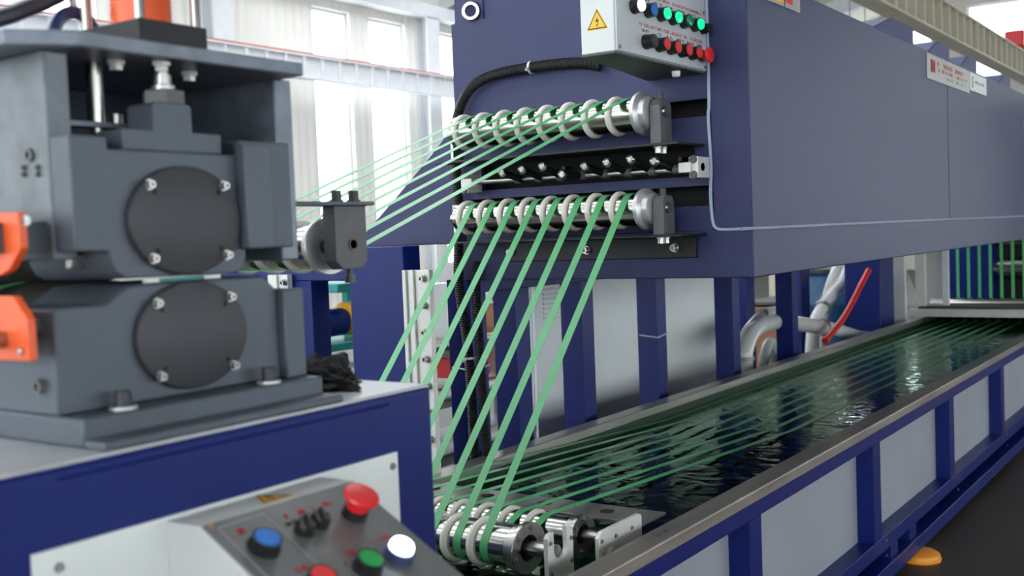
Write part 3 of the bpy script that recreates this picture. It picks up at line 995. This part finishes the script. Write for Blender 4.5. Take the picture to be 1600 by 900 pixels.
# ================================================================ ROLL PRESS
pr_ = thing('roll_press', (1.035, 1.3, ZC), 'grey two roll press with round bolted cover plates on the blue cabinet', 'press')
YP = 1.30
bm = B(); box(bm, .817, 1.25, 1.25, 2.6, ZC, 1.283); base = obj('base_plate', bm, GREY, pr_, .004)
for x, y in ((.896, 1.275), (1.158, 1.275)):
    inst('bolt', BOLT_Z, base, (x, y, 1.283))
bx('base_ledge', .817, 1.25, 1.206, 1.25, ZC, 1.256, GREY, pr_, .003)
bm = B(); lathe(bm, [(0, .019), (.004, .019), (.004, .010)], (0, 0, 0), (0, 0, 1), 18); wm = mesh('washer', bm, SATIN)
for x in (.896, 1.158):
    inst('washer', wm, base, (x, 1.275, 1.283))
# lower housing
lowp = [(.816, 1.283), (1.207, 1.283), (1.207, 1.424), (1.18, 1.449), (.975, 1.4495), (.93, 1.447), (.895, 1.425), (.816, 1.425)]
bm = B(); prism(bm, xz(lowp, YP), (0, .18, 0)); lh = obj('lower_housing', bm, GREY, pr_, .004)
bm = B(); prism(bm, xz(lowp, 2.42), (0, .16, 0)); obj('lower_housing', bm, GREY, pr_, .004)
bx('end_cleat', 1.207, 1.25, 1.285, 1.46, 1.283, 1.425, GREY, pr_, .003)
for y, z in ((1.335, 1.404), (1.335, 1.322)):
    inst('bolt', BOLT_X, lh, (.816, y, z))
def cover(x, z, parent):
    bm = B(); lathe(bm, [(0, .079), (.006, .0795), (.010, .078), (.012, .074), (.0122, 0)], (x, YP, z), (0, -1, 0), 56, 1.26)
    d = obj('cover_plate', bm, DISC, pr_, 0)
    for sx_, sz_ in ((-.066, .051), (.066, .051), (-.066, -.053), (.066, -.053)):
        inst('bolt', BOLT_Y, d, (x+sx_, YP-.012, z+sz_))
        bm = B(); lathe(bm, [(0, .0035), (.0006, .0035)], (x+sx_*.86, YP-.0122, z+sz_*.80), (0, -1, 0), 10); obj('tapped_hole', bm, VOID, d)
cover(1.034, 1.370, lh)
# upper housing
up = [(.854, 1.498), (.905, 1.496), (.908, 1.48), (.916, 1.466), (.93, 1.4575), (1.13, 1.4555), (1.142, 1.464), (1.147, 1.478), (1.147, 1.637), (.912, 1.637), (.912, 1.654), (.854, 1.654)]
bm = B(); prism(bm, xz(up, YP), (0, .2, 0)); uh = obj('upper_housing', bm, GREY, pr_, .003)
bm = B(); prism(bm, xz(up, 2.40), (0, .18, 0)); obj('upper_housing', bm, GREY, pr_, .003)
cover(1.032, 1.537, uh)
bm = B()
prism(bm, xz([(.94, 1.637), (1.113, 1.637), (1.113, 1.667), (1.06, 1.667), (1.06, 1.703), (1.055, 1.708), (.996, 1.708), (.992, 1.703), (.992, 1.667), (.94, 1.667)], YP+.004), (0, .06, 0))
obj('lifting_yoke', bm, GREY, pr_, .002)
bx('slide_plate', 1.134, 1.19, 1.278, 1.30, 1.492, 1.652, GREY, pr_, .003)
bx('slide_plate', 1.147, 1.25, 1.302, 1.42, 1.492, 1.66, GREY, pr_, .003)
# columns and top
CT = 1.770
bm = B(); box(bm, .852, .889, 1.345, 1.72, 1.488, CT); lc = obj('column', bm, mat('mottled_column_steel', (106, 112, 118), .45, .35, var=.3, vscale=16, rvar=.12), pr_, .003)
bm = B(); box(bm, 1.264, 1.302, 1.345, 1.72, 1.470, CT); obj('column', bm, WORN, pr_, .003)
bx('column', .852, .889, 2.3, 2.6, 1.43, CT, GREY, pr_, .003)
bx('column', 1.264, 1.302, 2.3, 2.6, 1.43, CT, GREY, pr_, .003)
bx('back_plate', .889, 1.264, 1.66, 1.70, 1.56, CT, mat('dark_navy_steel', (34, 42, 60), .5, .2), pr_)
for y, z, big in ((1.389, 1.632, 1), (1.404, 1.616, 0), (1.371, 1.614, 0), (1.405, 1.607, 0), (1.371, 1.605, 0), (1.385, 1.521, 1), (1.405, 1.539, 0), (1.368, 1.537, 0)):
    bm = B()
    rr = .0095 if big else .004
    lathe(bm, [(0, rr), (.004, rr), (.004, rr*.55), (.001, rr*.5)], (.852, y, z), (-1, 0, 0), 14)
    obj('bolt', bm, BLOCK, lc)
bm = B()
prism(bm, xy([(.872, 1.296), (1.285, 1.296), (1.285, 2.64), (.80, 2.64), (.80, 1.35)], CT), (0, 0, .022))
obj('top_plate', bm, WORN, pr_, .003)
# rod, nuts and fittings inside the frame
bm = B(); cyl(bm, (.966, 1.40, 1.684), (.966, 1.40, CT), .0125, 16); obj('guide_rod', bm, CHROME, pr_)
bx('rod_arm', .912, 1.056, 1.385, 1.415, 1.676, 1.684, WORN, pr_, .001)
bm = B(); lathe(bm, [(0, .008), (.007, .008)], (.966, 1.40, 1.676), (0, 0, -1), 12); obj('rod_screw', bm, STEEL, pr_)
bm = B(); lathe(bm, [(0, .009), (.014, .009)], (1.0, 1.40, 1.684), (0, 0, 1), 12); obj('rod_screw', bm, STEEL, pr_)
bm = B(); lathe(bm, [(0, .009), (.014, .009)], (1.088, 1.36, 1.667), (0, 0, 1), 12); obj('rod_screw', bm, STEEL, pr_)
bm = B(); lathe(bm, [(0, .032), (.02, .032), (.022, .028)], (1.035, 1.335, 1.707), (0, 0, 1), 6); obj('lock_nut', bm, BLOCK, pr_)
bm = B(); lathe(bm, [(0, .018), (.01, .018), (.012, .013), (.026, .013), (.026, .009), (.045, .009)], (1.035, 1.335, 1.726), (0, 0, 1), 18); obj('piston_rod', bm, STEEL, pr_)
for x, y in ((.975, 1.36), (1.03, 1.33), (1.12, 1.38)):
    bm = B(); lathe(bm, [(0, .014), (.006, .014), (.006, .010), (.014, .010)], (x, y, CT), (0, 0, -1), 6); obj('hanging_bolt', bm, STEEL, pr_)
# hydraulic cylinder
CZ = CT+.022
bm = B(); box(bm, .981, 1.102, 1.31, 1.46, CZ, CZ+.034); cf = obj('cylinder_flange', bm, DARK, pr_, .002)
bm = B(); lathe(bm, [(0, .044), (.28, .044)], (1.042, 1.385, CZ+.034), (0, 0, 1), 32); obj('cylinder_barrel', bm, CYL, pr_)
for x in (.992, 1.091):
    for y in (1.322, 1.448):
        bm = B(); cyl(bm, (x, y, CZ+.034), (x, y, CZ+.33), .0075, 12); obj('tie_rod', bm, CHROME, pr_)
# rolls
bm = B(); lathe(bm, [(0, .081), (.92, .081)], (1.035, 1.49, 1.37), (0, 1, 0), 40, SX); obj('press_roll', bm, ROLLB, pr_)
bm = B(); lathe(bm, [(0, .0848), (.90, .0848)], (1.035, 1.505, 1.5345), (0, 1, 0), 40, SX); obj('press_roll', bm, ROLLB, pr_)
bm = B(); box(bm, .885, .915, 1.36, 1.372, 1.475, 1.492); obj('stop_tab', bm, STEEL, pr_, .001)
bm = B(); box(bm, .985, 1.085, 1.302, 1.312, 1.4500, 1.4552); sh = obj('shim_strip', bm, TEAL, pr_)
for x0, x1 in ((.965, .985), (1.066, 1.096)):
    bx('shim_end', x0, x1, 1.3015, 1.312, 1.4500, 1.4553, WHITE, sh)
bx('rail_bar', 1.19, 1.62, 1.80, 1.83, 1.505, 1.52, REDR, pr_)
# orange guards
bm = B(); prism(bm, yz([(1.323, 1.552), (1.48, 1.556), (1.48, 1.47), (1.374, 1.470), (1.35, 1.478), (1.322, 1.505)], .79), (.012, 0, 0))
g = obj('orange_guard', bm, ORNG, pr_, .002)
inst('bolt', SCREW_Y, g, (.80, 1.323, 1.541))
bm = B(); prism(bm, yz([(1.296, 1.445), (1.45, 1.446), (1.45, 1.362), (1.266, 1.364), (1.267, 1.418)], .76), (.012, 0, 0))
g = obj('orange_guard', bm, ORNG, pr_, .002)
bm = B(); cyl(bm, (.70, 1.325, 1.39), (.762, 1.325, 1.39), .012, 16); obj('shaft_stub', bm, STEEL, g)
bm = B(); lathe(bm, [(0, .005), (.004, .005), (.005, .003)], (.76, 1.283, 1.376), (-1, 0, 0), 10); obj('screw', bm, STEEL, g)
bx('guard_arm', .772, .852, 1.36, 1.45, 1.50, 1.54, GREY, pr_)
bx('guard_arm', .772, .816, 1.34, 1.45, 1.38, 1.42, GREY, pr_)
# guide roller beside the press
gx, gz = 1.70, 1.488
bx('bracket_arm', 1.302, 1.765, 1.585, 1.64, 1.572, 1.5805, GREY, pr_, .0015)
bm = B()
prism(bm, xz([(1.655, 1.572), (1.655, 1.455), (1.675, 1.438), (1.735, 1.438), (1.752, 1.455), (1.752, 1.572)], 1.60), (0, .035, 0))
gb = obj('roller_bracket', bm, BLOCK, pr_, .002)
for x in (1.676, 1.728):
    inst('bolt', BOLT_Z, gb, (x, 1.612, 1.5805))
bm = B(); lathe(bm, [(0, .013), (.0025, .013), (.0025, .010), (0, .009), (.0, .006), (-.006, 0)], (1.708, 1.60, 1.490), (0, -1, 0), 18, 1.1); obj('shaft_end', bm, BLOCK, gb)
bm = B(); lathe(bm, [(0, .007), (.014, .007), (.014, .012), (.03, .012)], (1.712, 1.617, 1.438), (0, 0, -1), 12); obj('lock_screw', bm, BLOCK, gb)
bm = B()
lathe(bm, [(.014, .047), (.72, .047)], (gx, 1.66, gz), (0, 1, 0), 36, SX)
gr = obj('guide_roller', bm, CHROME, pr_)
bm = B()
lathe(bm, [(.014, .060), (.002, .0625), (0, .060), (0, .049), (.006, .046), (.006, .036), (.012, .030), (.012, .018)], (gx, 1.66, gz), (0, 1, 0), 48, SX)
obj('wheel_flange', bm, SATIN, gr)
bm = B(); cyl(bm, (gx, 1.635, gz), (gx, 1.70, gz), .016, 16, SX); obj('shaft', bm, BLOCK, gr)
bm = B(); lathe(bm, [(0, .047), (0, .054), (.004, .058), (.009, .058), (.013, .054), (.013, .047)], (0, 0, 0), (0, 1, 0), 36, SX); rm = mesh('guide_ring', bm, RING)
for k in range(8):
    inst('guide_ring', rm, gr, (gx, 1.70+.089*k+.038, gz))
bx('bracket_arm', 1.302, 1.765, 2.44, 2.48, 1.572, 1.5805, GREY, pr_)
bx('roller_bracket', 1.655, 1.752, 2.425, 2.46, 1.44, 1.572, BLOCK, pr_)

# things on and above the press
t = thing('lifting_shackle', (.98, 1.5, CZ), 'blue lifting shackle on the press top plate', 'shackle')
bm = B()
tube(bm, smooth_path([(.970, 1.50, CZ+.012), (.972, 1.50, CZ+.040), (.985, 1.50, CZ+.062), (1.008, 1.50, CZ+.072), (1.030, 1.50, CZ+.062), (1.040, 1.50, CZ+.040), (1.042, 1.50, CZ+.012)], 6), .010, 10)
obj('bow', bm, mat('dark_blue_enamel', (40, 52, 96), .3), t)
bm = B(); cyl(bm, (.955, 1.50, CZ+.011), (1.057, 1.50, CZ+.011), .010, 12); obj('pin', bm, STEEL, t)
t = thing('hydraulic_hose', (.86, 1.5, CZ), 'thick black hydraulic hose above the press top plate', 'hose')
bm = B(); tube(bm, smooth_path([(.50, 1.52, 1.70), (.78, 1.51, 1.80), (.886, 1.5, 1.838), (.927, 1.5, 1.857), (.964, 1.5, 1.876), (1.0, 1.5, 1.905), (1.03, 1.49, 1.99), (1.04, 1.45, 2.09)], 6), .0125, 10); obj('sleeve', bm, mat('blue_black_rubber', (38, 42, 58), .4), t)
bm = B(); cyl(bm, (1.0, 1.5, 1.905), (1.008, 1.5, CZ+.075), .006, 8); obj('hanger', bm, ALU, t)

# black rag
bm = B()
bmesh.ops.create_icosphere(bm, subdivisions=5, radius=1)
from mathutils import noise
for v in bm.verts:
    p = v.co.copy()
    n = noise.noise(p*1.7+Vector((3, 1, 7)))*.5+noise.noise(p*4+Vector((9, 2, 1)))*.28+noise.noise(p*9)*.10
    k = 1+n*.75
    x, y, z = p.x*.075*k, p.y*.145*k, max(p.z, -.25)*.030*(1+n*1.7)
    v.co = Vector((1.395, 1.43, ZC+.009))+Vector((x+y*.25, y, z))
    if v.co.z < ZC+.001:
        v.co.z = ZC+.001
tag(obj('rag', bm, CLOTH), 'crumpled black cloth rag lying on the blue cabinet top', 'cloth')

# ================================================================ SUPPORT STAND BEHIND THE STRAPS
st = thing('support_stand', (3.0, 2.66, FLOOR), 'blue welded support stand behind the slanting straps', 'stand')
bx('main_post', 2.95, 3.045, 2.526, 2.79, FLOOR, 1.470, BLUE, st, .004)
bx('top_beam', 2.955, 3.05, 2.79, 3.6, 1.348, 1.468, BLUE, st, .004)
bx('rear_post', 2.955, 3.05, 2.995, 3.105, FLOOR, 1.348, BLUE, st, .003)
bx('low_beam', 2.96, 3.04, 2.79, 2.995, .82, .90, BLUE, st, .003)
bm = B()
box(bm, 2.925, 2.948, 2.39, 2.505, .645, 1.385)
box(bm, 2.915, 2.925, 2.455, 2.475, .645, 1.385)
box(bm, 2.915, 2.925, 2.49, 2.505, .645, 1.385)
gp = obj('guide_profile', bm, ALU, st, .0015)
for k in range(8):
    inst('bolt', BOLT_XS, gp, (2.925, 2.415-.0006*k, 1.355-.094*k))
bm = B()
box(bm, 2.925, 2.95, 3.09, 3.20, .645, 1.375)
box(bm, 2.915, 2.925, 3.14, 3.165, .645, 1.375)
gp = obj('guide_profile', bm, ALU, st, .0015)
for k in range(6):
    inst('bolt', BOLT_XS, gp, (2.925, 3.105, 1.345-.11*k))
bx('foot_plate', 2.90, 3.1, 2.5, 3.15, FLOOR, FLOOR+.012, BLUE, st)

# ================================================================ BACKGROUND THINGS
CABW = mat('cabinet_white', (244, 247, 246), .5, var=.02)
def cabinet(x0, x1, y, z1, label, louvre, dep=.45):
    t = thing('electrical_cabinet', ((x0+x1)/2, y, FLOOR), label, 'cabinet')
    bx('body', x0, x1, y, y+dep, FLOOR+.10, z1, CABW, t, .006)
    bx('plinth', x0+.01, x1-.01, y+.02, y+dep-.01, FLOOR, FLOOR+.10, DARK, t)
    bx('door', x0+.02, x1-.02, y-.015, y, FLOOR+.14, z1-.03, CABW, t, .004)
    if louvre:
        bm = B(); box(bm, 0, (x1-x0)*.62, -.012, 0, 0, .012); lm = mesh('louvre_slat', bm, CABW)
        for k in range(9):
            inst('louvre_slat', lm, t, (x0+(x1-x0)*.2, y-.015, 1.06+.024*k), (R(-25), 0, 0))
    bm = B(); box(bm, x1-.09, x1-.07, y-.035, y-.015, .75, .87); obj('handle', bm, BLK, t, .003)
cabinet(4.47, 4.97, 3.02, 1.40, 'narrow light grey electrical cabinet with louvred vent behind the posts', True, .12)
cabinet(5.02, 6.86, 3.02, 1.40, 'wide plain light grey electrical cabinet behind the posts', False)

t = thing('gear_motor_pump', (6.25, 6.0, FLOOR), 'teal pump stand with yellow gear motor beyond the blue stand', 'pump')
bx('base_frame', 5.7, 6.9, 5.8, 6.3, .62, .72, TEAL, t, .01)
for x in (5.75, 6.75):
    bx('leg', x, x+.1, 5.85, 6.25, FLOOR, .62, TEAL, t)
bm = B(); lathe(bm, [(0, .10), (.02, .13), (.30, .13), (.34, .08)], (6.24, 6.0, .88), (1, 0, 0), 24); obj('gear_motor', bm, YELP, t)
bm = B(); lathe(bm, [(0, .09), (.02, .11), (.24, .11), (.24, .05)], (5.98, 6.0, .86), (1, 0, 0), 24); obj('drive_motor', bm, BLUE, t)
bx('top_tray', 6.0, 6.42, 5.8, 6.3, 1.10, 1.17, TEAL, t, .01)
bx('tray_post', 6.52, 6.58, 6.2, 6.26, .72, 1.17, TEAL, t)
t = bx('storage_crate', 6.0, 6.7, 6.8, 7.3, .0, 1.25, CARD)
t.location.z = FLOOR
tag(t, 'brown board crate standing beyond the teal pump stand', 'crate')

# stock of pipes and bars on a low rack between the posts
t = thing('pipe_rack', (5.4, 4.0, FLOOR), 'dark low steel rack holding pale pipes behind the posts', 'rack')
for z in (.22, .55, .84):
    bx('shelf', 4.3, 6.3, 3.85, 4.55, z-.03, z, SLATE, t, .003)
for x in (4.3, 6.24):
    for y in (3.85, 4.49):
        bx('upright', x, x+.06, y, y+.06, FLOOR, 1.25, SLATE, t)
def pipe(x0, x1, y, z, r, material, label, cat='pipe', grp='pipes on the low rack'):
    bm = B()
    lathe(bm, [(0, r*.8), (0, r), (x1-x0, r), (x1-x0, r*.8), (0, r*.8)], (x0, y, z+r), (1, 0, 0), 16, closed=True)
    tag(obj('stock_pipe', bm, material), label, cat, grp)
pipe(4.35, 6.2, 3.95, .22, .035, HOSE, 'white pipe at the front of the bottom rack shelf')
pipe(4.4, 6.1, 4.08, .22, .03, CREAM, 'cream pipe behind the white one on the bottom rack shelf')
pipe(4.35, 6.2, 3.93, .55, .03, HOSE, 'white pipe at the front of the middle rack shelf')
pipe(4.5, 6.0, 4.05, .55, .022, REDH, 'thin red pipe on the middle rack shelf')
pipe(4.4, 6.15, 3.93, .84, .03, STEEL, 'bare steel pipe on the top rack shelf')
pipe(4.5, 6.1, 3.92, FLOOR, .045, CREAM, 'thick cream pipe lying on the floor under the rack')
def carton(x0, x1, y0, y1, z0, z1, material, label, name='carton'):
    t = thing(name, ((x0+x1)/2, y0, z0), label, 'box')
    bx('body', x0, x1, y0, y1, z0, z1, material, t, .008)
    bx('tape', (x0+x1)/2-.03, (x0+x1)/2+.03, y0-.001, y1, z1, z1+.001, CREAM, t)
    bx('lid_edge', x0-.004, x1+.004, y0-.004, y0, z1-.05, z1-.002, material, t)
carton(5.25, 5.75, 4.0, 4.4, .84, 1.07, CARD, 'brown carton on the top rack shelf')
carton(4.85, 5.15, 4.0, 4.4, .84, 1.22, WHITE, 'tall white carton on the top rack shelf')
carton(5.75, 6.15, 4.15, 4.45, .55, .76, CREAM, 'cream carton on the middle rack shelf')
carton(5.3, 5.6, 4.1, 4.4, .61, .74, REDP, 'small red box on the middle rack shelf', 'parts_box')

# hoses on the far side of the tank
def hose(pts, r, material, label, loc, name='hose', clamps=(), rib=None):
    t = thing(name, loc, label, 'hose')
    P = smooth_path(pts, 9)
    bm = B(); tube(bm, P, r, 12, rib); obj('tube', bm, material, t)
    for i in clamps:
        d = (P[min(i+1, len(P)-1)]-P[i-1]).normalized()
        bm = B(); ringband(bm, P[i], d, -.012, .012, r, r*1.22, 16); obj('hose_clamp', bm, STEEL, t)
hose([(6.20, 2.62, FLOOR+.06), (6.20, 2.62, .607), (6.217, 2.62, .743), (6.375, 2.62, .846), (6.70, 2.62, .865), (6.98, 2.62, .835), (7.8, 2.62, .715), (8.45, 2.62, .59), (8.9, 2.60, .51), (9.1, 2.60, .2)], .052, HOSE, 'thick clear hose arching along behind the far tank rim', (6.2, 2.62, FLOOR), clamps=(12, 52))
hose([(6.46, 2.75, FLOOR+.05), (6.46, 2.75, .60), (6.475, 2.75, .732), (6.64, 2.75, .839), (6.862, 2.75, .896), (7.09, 2.76, .894), (7.35, 2.78, .874), (7.6, 2.9, .8)], .042, HOSE, 'clear hose bending just above the thick arching hose', (6.46, 2.75, FLOOR), clamps=(34,))
hose([(6.72, 2.75, FLOOR+.05), (6.74, 2.75, .40), (6.80, 2.75, .56), (6.92, 2.75, .70), (7.02, 2.76, .60), (7.05, 2.78, FLOOR+.05)], .036, HOSE, 'short white hose looped low under the arching hose', (6.72, 2.75, FLOOR))
hose([(9.42, 2.92, 1.24), (8.97, 2.9, 1.006), (8.67, 2.9, .909), (8.434, 2.9, .82), (8.2, 2.9, .62), (8.1, 2.9, FLOOR+.06)], .052, HOSE, 'white hose slanting down in front of the brown crate', (8.1, 2.9, FLOOR), clamps=(27,))
hose([(9.5, 3.02, 1.26), (9.10, 3.02, 1.02), (8.90, 3.02, .82), (8.76, 3.02, .68), (8.68, 3.02, .4), (8.66, 3.02, FLOOR+.06)], .055, HOSE, 'white hose hanging between the slanting one and the blue drum', (8.66, 3.02, FLOOR))
hose([(8.25, 2.475, 1.12), (8.05, 2.475, 1.02), (7.875, 2.475, .926), (7.649, 2.475, .819), (7.435, 2.475, .749), (7.232, 2.475, .69)], .022, REDH, 'red hose curving down beside the large blue post', (7.232, 2.475, .64))
t = thing('plastic_drum', (10.1, 3.4, FLOOR), 'blue plastic drum behind the white hoses', 'drum')
bm = B(); lathe(bm, [(0, .27), (.03, .29), (.3, .29), (.32, .30), (.36, .30), (.38, .29), (.75, .29), (.77, .30), (.81, .30), (.83, .29), (1.05, .28), (1.08, .25)], (10.1, 3.4, FLOOR), (0, 0, 1), 32); obj('body', bm, DRUM, t)
bm = B(); lathe(bm, [(0, .29), (.035, .29), (.04, .26), (.04, 0)], (10.1, 3.4, FLOOR+1.08), (0, 0, 1), 32); obj('lid', bm, BLK, t)
t = thing('wooden_crate', (9.3, 3.9, FLOOR), 'brown crate with a grey face behind the hoses', 'crate')
bx('body', 9.95, 10.55, 3.75, 4.2, FLOOR, .70, CARD, t, .005)
bx('grey_face', 10.55, 11.0, 3.75, 4.2, FLOOR, .72, SLATE, t, .005)
bx('lid_board', 9.93, 11.02, 3.73, 4.22, .72, .75, SLATE, t, .003)
t = thing('gas_bottle', (11.2, 3.3, FLOOR), 'white gas bottle with red valve behind the drum', 'bottle')
bm = B(); lathe(bm, [(0, .12), (1.0, .12), (1.08, .09), (1.12, .04), (1.16, .04)], (11.2, 3.3, FLOOR), (0, 0, 1), 24); obj('body', bm, WHITE, t)
bm = B(); lathe(bm, [(0, .045), (.16, .04)], (11.2, 3.3, FLOOR+1.16), (0, 0, 1), 16); obj('valve', bm, REDP, t)
carton(7.9, 8.35, 4.3, 4.7, FLOOR, .55, CREAM, 'cream carton on the floor beyond the hoses')
carton(7.9, 8.3, 4.3, 4.7, .552, .83, SLATE, 'grey carton stacked on the cream one beyond the hoses')
carton(8.5, 9.0, 4.8, 5.2, FLOOR, .95, SLATE, 'grey box beyond the stacked cartons', 'storage_box')
carton(8.5, 8.9, 4.8, 5.2, .95, 1.1, REDP, 'red box on top of the grey box', 'parts_box')

# ================================================================ MACHINE AT THE FAR END OF THE TANK
fm_ = thing('takeoff_machine', (9.9, 2.0, FLOOR), 'dark blue take-off machine with white guards at the far tank end', 'machine')
bx('white_post', 9.18, 9.24, 2.46, 2.56, .60, 1.32, ALU, fm_, .004)
bx('white_post', 9.42, 9.47, 2.36, 2.44, .74, 1.32, ALU, fm_, .004)
bx('cross_bar', 9.26, 9.34, .6, 2.46, .685, .745, ALU, fm_, .004)
bx('grate_tray', 9.34, 9.80, .6, 2.40, .72, .76, GRATE, fm_)
bx('frame_post', 9.30, 9.40, 2.56, 2.70, FLOOR, 1.32, BLUE, fm_)
bm = B()
prism(bm, yz([(2.37, .78), (2.47, .78), (2.47, 1.05)], 9.30), (.008, 0, 0)); obj('gusset', bm, ALU, fm_)
# perforated guard: a plate with rows of real holes
bm = B()
ny, nz = 12, 34
ya, yb2, za, zb2 = 2.24, 2.38, .76, 1.30
for i in range(ny+1):
    y = ya+(yb2-ya)*i/ny
    box(bm, 9.5, 9.503, y-.003, y+.003, za, zb2)
for j in range(nz+1):
    z = za+(zb2-za)*j/nz
    box(bm, 9.5005, 9.5025, ya, yb2, z-.004, z+.004)
tag(obj('perforated_guard', bm, ALU, fm_), kind='stuff')
bx('white_post', 9.49, 9.53, 2.19, 2.24, .76, 1.32, WHITE, fm_, .004)
bx('frame_post', 10.3, 10.5, 2.0, 2.45, FLOOR, 2.3, BLUE, fm_)
bx('frame_post', 10.3, 10.5, .5, .75, FLOOR, 2.3, BLUE, fm_)
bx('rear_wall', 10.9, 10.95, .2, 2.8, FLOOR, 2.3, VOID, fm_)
bx('top_beam', 10.25, 10.55, .3, 2.5, 2.15, 2.4, BLUE, fm_)
for z, r in ((1.02, .10), (1.30, .08)):
    bm = B(); lathe(bm, [(0, r), (1.5, r)], (10.45, .6, z), (0, 1, 0), 28); obj('takeoff_roller', bm, CHROME, fm_)
bm = B(); lathe(bm, [(0, .0985), (.82, .0985)], (9.9, 1.60, .7012), (0, 1, 0), 32, SX); obj('turning_roller', bm, CHROME, fm_)
bx('white_label', 10.28, 10.3, 1.58, 1.66, .80, .86, WHITE, fm_)
